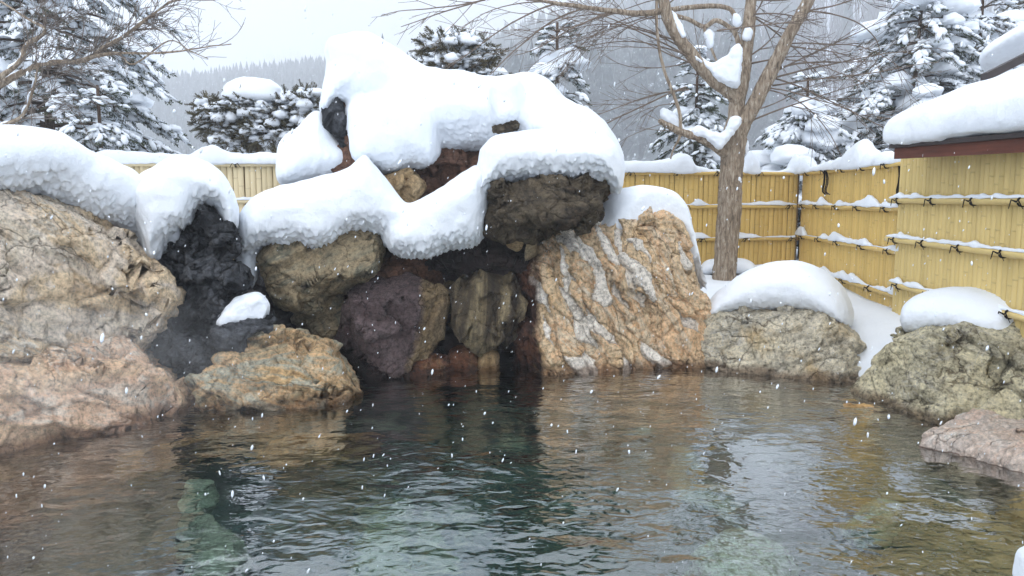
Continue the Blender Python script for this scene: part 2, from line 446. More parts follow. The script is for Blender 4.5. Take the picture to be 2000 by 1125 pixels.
# ------------------------------------------------------------------ builders: rock and snow
def rock(name, label, lobes, mat, h=0.018, seed=0, k=0.08, big=0.07, block=None, strata=None, fine=0.014, cut=-0.6, cat='rock', group=None, relaxn=1, side=None, facets=0, fac=((2.2, .8), (6.0, .55))):
    B = np.vstack([l.bounds() for l in lobes]); lo = B.min(0) - 0.1; hi = B.max(0) + 0.1; lo[2] = max(lo[2], cut - 0.1)
    rng = np.random.default_rng(seed + 5)
    cen = (lo + hi) / 2
    planes = []
    for _ in range(facets):
        n = rng.normal(size=3); n[1] = -abs(n[1]) * 1.2 - 0.2; n /= np.linalg.norm(n)
        planes.append((n, rng.uniform(0.55, 0.8)))
    ext = (hi - lo) / 2
    def fn(P):
        f = lobes[0].field(P)
        for l in lobes[1:]: f = smin(f, l.field(P), k)
        for n, r in planes:
            f = np.maximum(f, (P - cen) @ n - r * np.linalg.norm(ext * n))
        return f
    V, Q = surface_nets(fn, lo, hi, h)
    V = relax(V, Q, relaxn)
    N = normals(V, Q)
    warp = np.stack([fbm(V * 2.3 + 11 * i, 3, seed + 30 + i) for i in range(3)], 1)
    V = V + N * (big * 2.0 * fbm(V * 1.5 + seed, 3, seed))[:, None]
    for q_, (ff, fs) in enumerate(fac):
        V = facet(V, normals(V, Q), ff, fs, seed + 60 + q_, warp)
    N = normals(V, Q)
    d = np.zeros(len(V))
    attrs = {}
    if block:
        nrm, f, freq, amp, tilt, crack = block      # stretch direction, squeeze, cells per metre, step, slope of each block, joint depth
        nrm = np.array(nrm, float); nrm /= np.linalg.norm(nrm)
        Pw = V + warp * (0.45 / freq)
        Ps = (Pw + (f - 1) * nrm * (Pw @ nrm)[:, None]) * freq
        F1, F2, ID, DV = voronoi(Ps, seed + 3)
        rv = np.stack([np.sin(ID * 91.7 + j * 2.1) for j in range(3)], 1)
        d += amp * (ID * 7.13 % 1.0 - 0.5) + tilt * (DV * rv).sum(1) / freq
        e = F2 - F1
        d -= crack * (1 - sstep(0.0, 0.10, e))
        attrs['cell'] = ID; attrs['crk'] = e
    if strata:
        nrm, freq, amp = strata
        nrm = np.array(nrm, float); nrm /= np.linalg.norm(nrm)
        Ps = V * 1.2 + nrm * ((V @ nrm) * freq)[:, None] + warp * 0.35
        d += amp * 2 * fbm(Ps, 4, seed + 8, 0.55, ridged=True)
    d += fine * 1.6 * 2 * fbm(V * 7 + warp * 1.5, 5, seed + 12, 0.62, ridged=True) * (0.15 + sstep(-.15, .25, fbm(V * 1.7 + 3, 2, seed + 40)))
    V = V + N * d[:, None]
    if cut is not None:
        V2, Q2 = V, Q
    if side is not None: attrs['side'] = side(V, warp)
    if 'cell' not in attrs: attrs['cell'] = np.zeros(len(V))
    me = new_mesh(name, V, [Q], True, attrs)
    base = np.array([V[:, 0].mean(), V[:, 1].mean(), V[:, 2].min()])
    o = link(name, me, mat, None, base)
    tag(o, label, cat, group)
    return o
def facet(V, N, freq, strength, seed, warp, lim=0.12):
    """Break a rounded body into flat faces: each cell of a scatter is pressed towards its own mean plane."""
    F1, F2, ID, DV = voronoi((V + warp * (0.25 / freq)) * freq, seed)
    _, inv = np.unique(np.round(ID * 65535).astype(int), return_inverse=True)
    cnt = np.bincount(inv).astype(float)
    C = np.stack([np.bincount(inv, V[:, k]) for k in range(3)], 1) / cnt[:, None]
    M = np.stack([np.bincount(inv, N[:, k]) for k in range(3)], 1); M /= np.linalg.norm(M, axis=1)[:, None] + 1e-9
    dist = ((C[inv] - V) * M[inv]).sum(1)
    return V + M[inv] * (np.clip(dist, -lim, lim) * strength)[:, None]
def snow_body(name, label, lobes, h=0.022, k=0.12, seed=0, lump=0.03, fringe=0.05, cat='snow', parent=None, group=None, crumb=0.0022, lf=2.4):
    B = np.vstack([l.bounds() for l in lobes]); lo = B.min(0) - 0.08; hi = B.max(0) + 0.08
    def fn(P):
        f = lobes[0].field(P)
        for l in lobes[1:]: f = smin(f, l.field(P), k)
        return f
    V, Q = surface_nets(fn, lo, hi, h)
    V = relax(V, Q, 3)
    N = normals(V, Q)
    d = lump * 1.6 * fbm(V * lf, 3, seed)
    steep = sstep(0.75, 0.1, N[:, 2])
    d += crumb * (0.08 + steep) * 2 * fbm(V * 13, 3, seed + 4)
    d += steep * 0.004 * 2 * fbm(V * np.array([15, 15, 4.0]), 2, seed + 7) + (0.05 + steep) * 0.0014 * 2 * fbm(V * 26, 2, seed + 8)
    V = V + N * d[:, None]
    low = sstep(0.05, -0.5, N[:, 2])
    sp = np.maximum(perlin(V * np.array([34, 34, 1.5]), seed + 9) + 0.25 * perlin(V * np.array([70, 70, 1.0]), seed + 10), -0.1)
    V[:, 2] -= low * sp * fringe * 1.0
    me = new_mesh(name, V, [Q], True)
    base = np.array([V[:, 0].mean(), V[:, 1].mean(), V[:, 2].min()])
    o = link(name, me, SNOW, parent, None if parent else base)
    if parent is None: tag(o, label, cat, group)
    return o
W = on_z
def dist_pt(px, d):
    """plan point in the direction of pixel column px at forward distance d"""
    return np.array([(px - 1000.0) / F / cos(PITCH) * d, d])
# ------------------------------------------------------------------ the rocks round the pool
M_LEFT = rock_mat('rock_left', [(132, 120, 106), (200, 176, 144), (216, 194, 162), (162, 150, 136), (224, 210, 188), (150, 134, 114)], 1.3, (1, 1, 3.0), (0, radians(48), 0), 0.8, 0.45, vein=(230, 224, 212), gain=2.6, bump=0.5)
M_LEFT2 = rock_mat('rock_left_low', [(130, 106, 88), (190, 158, 128), (210, 182, 150), (160, 134, 112), (220, 206, 188), (146, 116, 92)], 1.5, (1, 1, 2.2), (0, radians(30), 0), 0.8, 0.5, vein=(224, 216, 204), gain=2.4, bump=0.5)
M_LAVA = rock_mat('rock_lava', [(26, 27, 30), (50, 52, 56), (84, 86, 90), (38, 39, 42)], 2.8, rough=0.75, dark=0.6, bump=1.0, gain=1.4)
M_LOW = rock_mat('rock_low', [(112, 88, 58), (164, 136, 96), (132, 132, 118), (184, 152, 112), (118, 108, 86), (190, 170, 138)], 1.6, (1, 1, 2.4), (0, radians(8), 0), 0.65, 0.5, vein=(206, 196, 174), gain=2.0)
M_OLIVE = rock_mat('rock_olive', [(84, 80, 66), (122, 114, 94), (140, 124, 98), (98, 96, 82), (156, 142, 116)], 1.6, (1, 1, 2.2), (0, radians(-27), 0), 0.7, 0.5, gain=1.7)
M_PURPLE = rock_mat('rock_purple', [(40, 30, 30), (66, 52, 52), (92, 78, 78), (50, 38, 38)], 1.6, rough=0.22, dark=0.5, patch=((108, 88, 62), (160, 138, 104)), gain=1.3, spec=0.6)
M_WET = rock_mat('rock_wet', [(34, 28, 25), (56, 48, 40), (88, 76, 58), (158, 142, 110), (70, 58, 48), (38, 32, 29)], 1.0, (3.0, 1, 0.45), (0, radians(8), 0), 0.32, 0.5, spread=(0.30, 0.72), gain=1.0, spec=0.6)
M_BLACK = rock_mat('rock_black', [(20, 16, 16), (38, 30, 30), (56, 46, 44), (28, 22, 22)], 2.0, (1, 1, 2.0), (0, 0, 0), 0.4, 0.45, gain=1.4, spec=0.6)
M_CORE = rock_mat('rock_core', [(52, 38, 33), (88, 64, 52), (108, 78, 62), (66, 50, 42)], 1.6, rough=0.65, dark=0.5, gain=1.4)
M_RUST = rock_mat('rock_rust', [(78, 48, 34), (118, 74, 50), (150, 112, 80), (92, 60, 44)], 2.6, rough=0.4, dark=0.6, gain=0.9, spec=0.6)
M_CREAM = rock_mat('rock_cream', [(120, 96, 66), (160, 134, 98), (182, 158, 122), (128, 100, 66)], 2.2, rough=0.6, dark=0.4)
M_DARK = rock_mat('rock_dark', [(52, 46, 38), (82, 72, 58), (104, 92, 74), (64, 56, 46), (96, 80, 62)], 1.9, (1, 1, 1.7), (0, radians(15), 0), 0.7, 0.55, bump=0.9)
M_ORANGE = rock_mat('rock_orange', [(146, 120, 88), (192, 164, 128), (212, 188, 154), (156, 128, 98), (222, 204, 176), (168, 134, 98)], 1.8, (1, 1, 2.2), (0, radians(58), 0), 0.75, 0.5, cell=((226, 218, 206), 0.72), vein=(226, 216, 200), patch=((44, 36, 35), (112, 72, 52)), gain=2.3, bump=0.5)
M_BOULDER = rock_mat('rock_boulder', [(120, 114, 100), (170, 162, 142), (196, 186, 164), (138, 132, 118), (210, 204, 188)], 1.8, (1, 1, 1.8), (0, radians(-20), 0), 0.78, 0.55, vein=(218, 214, 204), lichen=(196, 168, 118), gain=2.2)
M_BOULDER2 = rock_mat('rock_boulder_right', [(104, 98, 80), (150, 142, 116), (172, 164, 138), (120, 114, 94), (190, 182, 158)], 1.9, (1, 1, 1.5), (0, radians(25), 0), 0.78, 0.6, vein=(206, 200, 184), gain=2.1)
M_FLAT = rock_mat('rock_flat', [(190, 164, 146), (224, 204, 188), (236, 222, 210), (206, 180, 162), (240, 232, 222)], 1.5, (1, 3.0, 1), (0, 0, radians(12)), 0.75, 0.28, vein=(240, 234, 226), wet=0.005, gain=2.6)

# left outcrop
fA, fB = W(0, 888), W(365, 802)
rock('rock_outcrop', 'huge tan and grey slanting rock outcrop under the widest snow cap', [
    px_lobe([(-330, 380), (0, 372), (70, 385), (150, 425), (225, 470), (285, 512), (312, 552), (319, 590), (303, 640), (285, 670), (255, 690), (190, 720), (60, 780), (-330, 840)], fA + np.array([-.05, .30, 0]), fB + np.array([-.15, .30, 0]), lean=0.10, tf=0.55, tb=0.6, R=0.35)],
    M_LEFT, 0.016, 1, big=0.08, fac=((1.3, .95), (3.2, .85)), block=((0.75, 0.1, 0.66), 2.8, 1.8, 0.09, 0.10, 0.02), strata=((0.75, 0, 0.66), 9, 0.022), fine=0.010)
rock('rock_outcrop', 'brown and pale craggy rock at the waterline below the huge slanting outcrop', [
    px_lobe([(-330, 740), (0, 680), (120, 650), (205, 645), (262, 672), (318, 712), (345, 745), (362, 775), (364, 810), (350, 900), (-330, 1150)], fA, fB, lean=0.12, tf=0.45, tb=0.5, R=0.28)],
    M_LEFT2, 0.016, 2, big=0.07, fac=((1.8, .9), (4.5, .8)), block=((0.5, 0.1, 0.8), 2.2, 2.6, 0.07, 0.15, 0.02), strata=((0.5, 0, 0.85), 8, 0.016), fine=0.014)
# black lava rock
pB = dist_pt(400, 5.75)
rock('lava_rock', 'jagged charcoal black lava rock between the left outcrop and the rockery', [
    px_lobe([(270, 700), (296, 600), (315, 520), (340, 450), (380, 405), (398, 388), (422, 396), (428, 438), (456, 455), (458, 482), (434, 490), (463, 512), (462, 550), (478, 590), (520, 612), (515, 650), (460, 690), (425, 735), (420, 800), (280, 800)], pB, None, lean=0.12, tf=0.35, tb=0.5, R=0.16),
    px_lobe([(412, 636), (455, 624), (500, 617), (530, 612), (525, 640), (470, 668), (425, 665)], dist_pt(470, 5.42), None, tf=0.25, tb=0.4, R=0.06),
    *[px_lobe([(x + r * 1.1 * cos(a), y + r * sin(a)) for a in np.linspace(0, 2 * pi, 9)[:-1]], dist_pt(x, dd_), None, tf=.16, tb=.4, R=r / 1483 * 5.6) for x, y, r, dd_ in
      ((405, 425, 26, 5.62), (445, 470, 22, 5.62), (440, 530, 28, 5.60), (380, 480, 34, 5.66), (340, 530, 34, 5.62), (400, 560, 36, 5.58), (345, 610, 40, 5.56), (420, 600, 30, 5.56), (330, 680, 34, 5.5), (400, 690, 36, 5.52))]],
    M_LAVA, 0.014, 3, k=0.03, big=0.06, fac=((4.5, .95), (9, .85)), block=((0, 0, 1), 1.1, 5.0, 0.12, 0.25, 0.035), fine=0.028)
# low rock at the water
rock('rock_ledge', 'low tan and green layered rock at the water below the lava rock', [
    px_lobe([(352, 860), (362, 800), (400, 722), (440, 690), (478, 672), (500, 652), (545, 644), (605, 655), (622, 676), (665, 700), (688, 735), (712, 757), (716, 775), (700, 860)], W(380, 806), W(712, 783), lean=0.35, tf=0.40, tb=0.6, R=0.25)],
    M_LOW, 0.014, 4, big=0.06, block=((0.1, 0.3, 1), 2.2, 3.0, 0.08, 0.22, 0.02), strata=((0.15, 0.3, 1), 12, 0.014), fine=0.012)
# olive rock under the left snow ledge
rock('rock_boulder', 'grey olive wedge shaped rock under the snow ledge above the small waterfall rocks', [
    px_lobe([(498, 505), (512, 482), (545, 468), (610, 470), (665, 445), (720, 440), (748, 452), (748, 492), (728, 530), (692, 556), (645, 566), (610, 606), (575, 610), (545, 575), (515, 535)], dist_pt(620, 6.15), None, lean=-0.05, tf=0.38, tb=0.5, R=0.24)],
    M_OLIVE, 0.013, 5, big=0.05, block=((0.4, 0.2, 0.9), 1.6, 2.6, 0.03, 0.12, 0.012), strata=((-0.45, 0.1, 0.9), 14, 0.010), fine=0.010)
rock('rock_boulder', 'small olive rock wedged below the grey olive wedge rock', [
    px_lobe([(585, 600), (620, 572), (660, 560), (680, 585), (672, 640), (650, 680), (610, 660), (580, 640)], dist_pt(630, 6.5), None, tf=0.25, tb=0.4, R=0.14)],
    M_OLIVE, 0.014, 6, big=0.05, block=((0, 0, 1), 1.2, 4.0, 0.03, 0.15, 0.015))
rock('rock_boulder', 'dark brown rock shelf above the purple brown boulder', [
    px_lobe([(680, 575), (720, 520), (755, 480), (830, 488), (880, 530), (870, 560), (800, 560), (740, 560)], dist_pt(780, 6.55), None, tf=0.3, tb=0.4, R=0.14)],
    M_CORE, 0.015, 7, big=0.05, block=((0, 0, 1), 2.0, 4.0, 0.04, 0.15, 0.015))
def purple_side(V, wp):
    b = at_y(815, 640, 6.2); s = (V[:, 0] - b[0]) * 6 - (V[:, 2] - b[2]) * 1.0 + wp[:, 0] * 0.7
    return np.clip(0.5 + s, 0, 1)
rock('rock_boulder', 'wet purple brown boulder with a tan right side at the waterline', [
    px_lobe([(655, 640), (668, 598), (692, 562), (740, 545), (800, 538), (850, 545), (872, 575), (868, 632), (842, 690), (806, 722), (790, 800), (700, 800), (705, 735), (676, 690)], W(700, 745), W(860, 735), lean=0.05, tf=0.42, tb=0.5, R=0.22)],
    M_PURPLE, 0.013, 8, big=0.06, fac=((2.6, .95), (5.0, .6)), block=((0.5, 0, 0.8), 1.2, 2.2, 0.05, 0.14, 0.012), fine=0.008, side=purple_side)
rock('rock_boulder', 'wet dark rock streaked with cream mineral beside the purple brown boulder', [
    px_lobe([(872, 560), (900, 542), (960, 534), (1012, 544), (1022, 580), (1012, 640), (984, 668), (936, 684), (896, 668), (878, 620)], dist_pt(940, 6.35), None, lean=-0.03, tf=0.34, tb=0.5, R=0.16)],
    M_WET, 0.013, 9, big=0.05, fac=((3.2, .95), (7, .6)), block=((1, 0, 0.2), 1.8, 3.2, 0.04, 0.2, 0.012), fine=0.008)
rock('rock_boulder', 'black wet rock shelf under the central snow', [
    px_lobe([(800, 510), (835, 480), (880, 462), (945, 452), (1000, 452), (1050, 470), (1055, 520), (1035, 552), (960, 552), (890, 550), (840, 536)], dist_pt(940, 6.55), None, lean=0.1, tf=0.30, tb=0.6, R=0.16)],
    M_BLACK, 0.014, 10, big=0.06, block=((0.2, 0, 1), 2.0, 3.5, 0.05, 0.2, 0.02), fine=0.014)
rock('stone', 'rust brown flattish stone at the waterline below the purple brown boulder', [
    px_lobe([(782, 735), (806, 706), (838, 690), (874, 694), (880, 726), (870, 770), (790, 775)], W(790, 738), W(872, 728), lean=0.3, tf=0.16, tb=0.3, R=0.09)], M_RUST, 0.012, 11, big=0.03, fac=((6, .9), (14, .5)), block=((0, 0, 1), 1.5, 6, 0.03, 0.2, 0.01), fine=0.008, cat='stone')
rock('stone', 'rounded orange stone at the waterline beside a cream stone', [
    px_lobe([(868, 705), (880, 680), (905, 672), (930, 682), (938, 705), (930, 760), (875, 760)], dist_pt(900, 6.45), None, lean=0.1, tf=0.15, tb=0.3, R=0.12)], M_RUST, 0.012, 12, big=0.03, fac=((7, .8), (14, .5)), fine=0.005, cat='stone')
rock('stone', 'rounded cream stone at the waterline beside the orange stone', [
    px_lobe([(930, 705), (940, 682), (962, 674), (976, 688), (976, 715), (970, 760), (935, 760)], dist_pt(955, 6.45), None, lean=0.1, tf=0.13, tb=0.3, R=0.09)], M_CREAM, 0.012, 13, big=0.03, fac=((7, .8), (14, .5)), fine=0.005, cat='stone')
# dark block under the right snow lip
rock('rock_boulder', 'dark brown overhanging rock block under the thick snow lip', [
    px_lobe([(944, 415), (955, 385), (985, 350), (1050, 335), (1120, 335), (1180, 345), (1196, 368), (1186, 398), (1152, 430), (1118, 450), (1065, 460), (1012, 466), (968, 455)], dist_pt(1070, 6.15), None, lean=-0.06, tf=0.42, tb=0.6, R=0.2)],
    M_DARK, 0.013, 14, big=0.06, block=((0.3, 0, 1), 1.6, 2.6, 0.06, 0.22, 0.02), fine=0.016)
rock('stone', 'small tan stone wedged under the dark overhanging block', [
    px_lobe([(988, 485), (992, 466), (1010, 460), (1024, 468), (1022, 486), (1006, 492)], dist_pt(1006, 6.35), None, tf=0.09, tb=0.2, R=0.06)], M_CREAM, 0.009, 15, big=0.02, fine=0.005, cat='stone')
rock('stone', 'small olive stone wedged between dark block and orange rock', [
    px_lobe([(1022, 495), (1028, 470), (1045, 462), (1056, 475), (1050, 505), (1030, 515)], dist_pt(1040, 6.4), None, tf=0.09, tb=0.2, R=0.06)], M_OLIVE, 0.009, 16, big=0.02, fine=0.005, cat='stone')
# big orange rock
def orange_side(V, wp):
    b = at_y(1062, 640, 6.5); s = -(V[:, 0] - b[0]) * 5 - (V[:, 2] - b[2]) * 0.2 + wp[:, 1] * 0.9
    return np.clip(0.42 + s, 0, 1)
rock('rock_boulder', 'broad orange brown rock slab with white quartz patches and diagonal cracks', [
    px_lobe([(1005, 800), (1012, 735), (1022, 700), (1003, 640), (1012, 570), (1030, 520), (1045, 468), (1090, 446), (1140, 446), (1185, 440), (1225, 412), (1262, 408), (1300, 440), (1322, 500), (1345, 560), (1362, 602), (1371, 645), (1376, 685), (1370, 715), (1368, 800)], W(1012, 737), W(1372, 714), lean=0.10, tf=0.5, tb=0.6, R=0.22)],
    M_ORANGE, 0.011, 17, big=0.05, block=((0.86, 0, 0.5), 3.6, 2.7, 0.06, 0.13, 0.030), fine=0.012, side=orange_side)
# right boulders
rock('rock_boulder', 'pale green grey boulder at the water beside the orange rock, under a domed snow cap', [
    px_lobe([(1366, 800), (1372, 710), (1374, 660), (1386, 624), (1440, 604), (1530, 594), (1610, 608), (1645, 630), (1662, 650), (1680, 676), (1698, 704), (1700, 735), (1690, 820)], W(1372, 720), W(1700, 752), lean=0.2, tf=0.45, tb=0.5, R=0.22)],
    M_BOULDER, 0.014, 18, big=0.05, block=((-0.4, 0.2, 0.9), 1.8, 2.2, 0.04, 0.12, 0.012), strata=((-0.35, 0, 0.9), 14, 0.012), fine=0.016)
rock('rock_boulder', 'large olive grey boulder standing in the water beside a flat pinkish rock', [
    px_lobe([(1700, 900), (1704, 785), (1718, 745), (1744, 698), (1768, 655), (1790, 634), (1870, 630), (1960, 640), (2030, 652), (2090, 690), (2200, 760), (2220, 960)], W(1700, 782), W(1930, 836), lean=0.12, tf=0.5, tb=0.6, R=0.17)],
    M_BOULDER2, 0.014, 19, big=0.07, fac=((1.6, .9), (5.0, .6)), block=((0.5, 0.2, 0.7), 1.3, 1.8, 0.05, 0.12, 0.02), fine=0.014)
# flat rock
def flat_lobe(pts, z, tf, tb, R):
    O = on_z(pts[0][0], pts[0][1], z)
    return Lobe(O, (1, 0, 0), (0, 1, 0), [tuple((on_z(p[0], p[1], z) - O)[:2]) for p in pts], tf, tb, R)
rock('rock_slab', 'flat pinkish layered rock slab low in the water by the large olive boulder', [
    flat_lobe([(1784, 868), (1840, 846), (1880, 826), (1960, 818), (2060, 820), (2200, 840), (2250, 930), (2100, 940), (2000, 922), (1900, 892), (1835, 878)], 0.01, 0.10, 0.5, 0.14)],
    M_FLAT, 0.011, 20, big=0.02, fac=((5, .4), (10, .4)), block=((0.15, 1, 0.4), 3.0, 4.0, 0.018, 0.04, 0.01), strata=((0.1, 1, 0.3), 14, 0.010), fine=0.010)
# rock mass that the boulders are stacked against
rock('rockery_core', 'dark brown rock mass behind the stacked waterfall boulders', [
    px_lobe([(430, 800), (470, 640), (500, 520), (560, 430), (690, 380), (950, 360), (1150, 390), (1250, 450), (1320, 560), (1350, 720), (1350, 820)], dist_pt(940, 6.85), None, lean=0.05, tf=0.5, tb=1.0, R=0.35)],
    M_BLACK, 0.025, 21, big=0.08, block=((0.2, 0, 1), 1.5, 2.4, 0.12, 0.3, 0.03), fine=0.02)
rock('rockery_core', 'reddish brown and tan rocks showing through the top snow of the rockery', [
    px_lobe([(640, 400), (645, 230), (662, 190), (735, 150), (800, 190), (900, 260), (1010, 235), (1100, 260), (1180, 340), (1180, 450), (640, 450)], dist_pt(900, 7.05), None, lean=0.0, tf=0.45, tb=0.9, R=0.3)],
    M_CORE, 0.022, 22, big=0.06, block=((0.6, 0, 0.6), 1.4, 2.6, 0.10, 0.3, 0.03), fine=0.015)
rock('stone', 'tan rock splinter poking through the snow of the rockery', [
    px_lobe([(752, 345), (775, 340), (800, 330), (820, 335), (815, 380), (800, 405), (780, 390), (760, 368)], dist_pt(785, 6.55), None, lean=0.1, tf=0.12, tb=0.3, R=0.08)],
    M_CREAM, 0.012, 23, big=0.03, block=((0.9, 0, -0.4), 2.0, 5, 0.04, 0.2, 0.012), cat='stone')
rock('stone', 'brown rock edge under the fold of snow right of the saddle', [
    px_lobe([(962, 245), (985, 236), (1010, 232), (1018, 246), (1000, 258), (975, 268), (964, 262)], dist_pt(990, 6.72), None, tf=0.12, tb=0.4, R=0.06)],
    M_DARK, 0.012, 28, big=0.02, cat='stone')
rock('stone', 'dark green grey rock point in the gap of the top snow', [
    px_lobe([(632, 235), (640, 205), (660, 190), (684, 200), (688, 300), (670, 292), (648, 262)], dist_pt(660, 6.95), None, tf=0.12, tb=0.4, R=0.1)],
    M_LAVA, 0.014, 24, big=0.03, block=((0.9, 0, -0.2), 2.0, 6, 0.04, 0.2, 0.012), cat='stone')

# ------------------------------------------------------------------ snow on the rocks
def sl_(pts, d, tf, tb, R, col=None, smooth=2, lean=0.0):
    c = np.mean(pts, 0)[0] if col is None else col
    return px_lobe(pts, dist_pt(c, d), None, lean=lean, tf=tf, tb=tb, R=R, smooth=smooth, back=0)
top = [
 sl_([(634, 85), (655, 70), (700, 66), (738, 74), (765, 92), (795, 118), (832, 142), (810, 205), (740, 215), (690, 222), (676, 210), (660, 205), (642, 226), (622, 217), (630, 188), (636, 134)], 7.3, .45, .5, .3),
 sl_([(676, 200), (717, 178), (746, 180), (767, 148), (795, 125), (830, 138), (918, 146), (960, 158), (1018, 146), (1060, 150), (1088, 172), (1100, 194), (1140, 210), (1180, 240), (1205, 276), (1214, 320), (1212, 368), (1190, 372), (1000, 330), (939, 298), (893, 303), (850, 296), (800, 320), (700, 320), (675, 284)], 7.5, .7, .8, .45),
 sl_([(680, 205), (700, 188), (760, 185), (820, 190), (855, 215), (860, 290), (850, 317), (828, 326), (792, 324), (788, 338), (751, 340), (734, 328), (700, 320), (682, 300)], 6.95, .38, .5, .28),
 sl_([(955, 168), (975, 156), (1018, 150), (1026, 200), (1020, 232), (1008, 244), (985, 250), (968, 248), (957, 230)], 6.90, .32, .5, .13),
 sl_([(1015, 215), (1060, 170), (1100, 196), (1180, 242), (1212, 310), (1214, 368), (1100, 340), (1000, 270)], 7.1, .5, .6, .35),
]
snow_body('snow_mound', 'massive billowing snow heap crowning the central rockery', top, 0.017, 0.045, 1, lump=0.035, fringe=0.03)
snow_body('snow_mound', 'bulging snow skirt beside the tall snow pillar of the rockery', [
 sl_([(605, 222), (625, 218), (645, 240), (660, 270), (690, 290), (700, 340), (640, 360), (541, 366), (536, 330), (545, 285), (562, 262), (590, 245)], 7.3, .45, .5, .3)], 0.022, 0.1, 2, lump=0.03, fringe=0.03)
snow_body('snow_mound', 'thick rounded snow lip over the dark overhanging block', [
 sl_([(937, 310), (943, 288), (964, 269), (1001, 258), (1085, 253), (1152, 256), (1190, 271), (1208, 301), (1214, 342), (1212, 372), (1197, 376), (1185, 360), (1152, 356), (1118, 359), (1077, 353), (1022, 355), (993, 362), (966, 378), (953, 402), (946, 430), (930, 440), (915, 400), (925, 350)], 6.55, .5, .6, .26)], 0.013, 0.1, 3, lump=0.03, fringe=0.045)
snow_body('snow_mound', 'long scalloped snow ledge with a peak, draped over the olive rock and dark shelf', [
 sl_([(468, 408), (500, 380), (540, 365), (610, 352), (675, 332), (698, 312), (712, 300), (724, 312), (748, 348), (775, 382), (797, 404), (830, 386), (848, 374), (780, 440), (755, 470), (740, 452), (700, 448), (675, 458), (655, 480), (612, 484), (580, 472), (550, 474), (520, 472), (502, 484), (480, 490), (462, 460)], 6.45, .45, .5, .22),
 sl_([(757, 440), (780, 415), (830, 386), (870, 360), (905, 335), (938, 318), (955, 340), (955, 400), (950, 440), (942, 468), (905, 482), (870, 487), (838, 499), (805, 497), (775, 492), (757, 475)], 6.5, .42, .5, .22),
 sl_([(455, 470), (500, 470), (506, 500), (506, 530), (492, 560), (472, 562), (460, 525)], 6.35, .22, .3, .14)], 0.013, 0.07, 4, lump=0.03, fringe=0.05)
snow_body('snow_mound', 'hooked snow cap hanging over the orange rock slab', [
 px_lobe([(1147, 451), (1162, 420), (1193, 384), (1218, 367), (1241, 363), (1279, 368), (1306, 385), (1322, 414), (1329, 452), (1339, 494), (1346, 521), (1363, 556), (1360, 566), (1338, 532), (1328, 516), (1313, 508), (1305, 490), (1296, 466), (1282, 454), (1267, 451), (1252, 441), (1233, 447), (1222, 454), (1212, 460), (1200, 473), (1191, 485), (1176, 477), (1162, 464)], W(1012, 737) + np.array([.02, .12, 0]), W(1372, 714) + np.array([.02, .12, 0]), lean=0.10, tf=0.42, tb=0.6, R=0.13, smooth=1, back=0.42)], 0.013, 0.1, 5, lump=0.02, fringe=0.05)
snow_body('snow_mound', 'broad sloping snow cap over the huge tan outcrop', [
 px_lobe([(-360, 270), (-100, 258), (0, 252), (45, 252), (85, 262), (130, 290), (190, 320), (235, 352), (262, 388), (295, 425), (315, 465), (305, 500), (280, 508), (250, 485), (205, 455), (160, 440), (110, 420), (60, 395), (30, 380), (0, 388), (-360, 420)], fA + np.array([-.05, .42, 0]), fB + np.array([-.15, .42, 0]), lean=0.10, tf=0.52, tb=0.8, R=0.24, smooth=2, back=0.5)], 0.015, 0.1, 6, lump=0.03, fringe=0.05)
snow_body('snow_mound', 'domed snow cap draped over the black lava rock', [
 sl_([(248, 372), (270, 343), (310, 318), (355, 306), (395, 313), (430, 333), (456, 368), (470, 410), (468, 440), (450, 455), (428, 452), (422, 425), (416, 404), (400, 398), (386, 414), (374, 440), (345, 450), (325, 470), (308, 505), (285, 505), (262, 450)], 6.0, .5, .5, .2)], 0.013, 0.1, 7, lump=0.03, fringe=0.05)
snow_body('snow_mound', 'smooth domed snow cap on the pale green grey boulder', [
 px_lobe([(1384, 606), (1392, 582), (1411, 561), (1445, 535), (1483, 520), (1522, 511), (1556, 510), (1590, 520), (1624, 539), (1648, 561), (1664, 591), (1669, 622), (1663, 636), (1641, 629), (1607, 616), (1577, 606), (1539, 602), (1505, 601), (1462, 604), (1437, 612), (1407, 621), (1387, 616)], W(1372, 720) + np.array([.0, .22, 0]), W(1700, 752) + np.array([.0, .22, 0]), lean=0.0, tf=0.46, tb=0.5, R=0.2, smooth=1, back=0.42)], 0.015, 0.1, 8, lump=0.015, fringe=0.02)
snow_body('snow_mound', 'plump oval snow cap on the large olive boulder', [
 px_lobe([(1787, 608), (1794, 584), (1819, 565), (1872, 558), (1922, 561), (1972, 572), (2012, 586), (2034, 608), (2039, 650), (2032, 672), (2007, 668), (1972, 667), (1922, 657), (1882, 652), (1832, 657), (1807, 652), (1790, 637)], W(1700, 782) + np.array([.1, .28, 0]), W(1930, 836) + np.array([.1, .28, 0]), lean=0.0, tf=0.42, tb=0.45, R=0.19, smooth=1, back=0.40)], 0.015, 0.1, 9, lump=0.015, fringe=0.02)
snow_body('snow_clump', 'small snow pad lying on a shelf of the black lava rock', [
 sl_([(417, 637), (430, 610), (455, 588), (480, 575), (505, 571), (522, 583), (527, 605), (515, 622), (490, 627), (470, 630), (440, 634)], 5.66, .16, .2, .035)], 0.010, 0.1, 10, lump=0.02, fringe=0.05, lf=7)

snow_body('snow_clump', 'snow bit at the pool edge by the flat pinkish slab', [Lobe(on_z(2100, 1165, .08), (1, 0, 0), (0, 0, 1), [(-.06, -.2), (-.05, .03), (.02, .09), (.4, .14), (.8, .1), (.8, -.2)], .25, .35, .08, smooth=1)], .02, .1, 99, lump=.01, fringe=0)
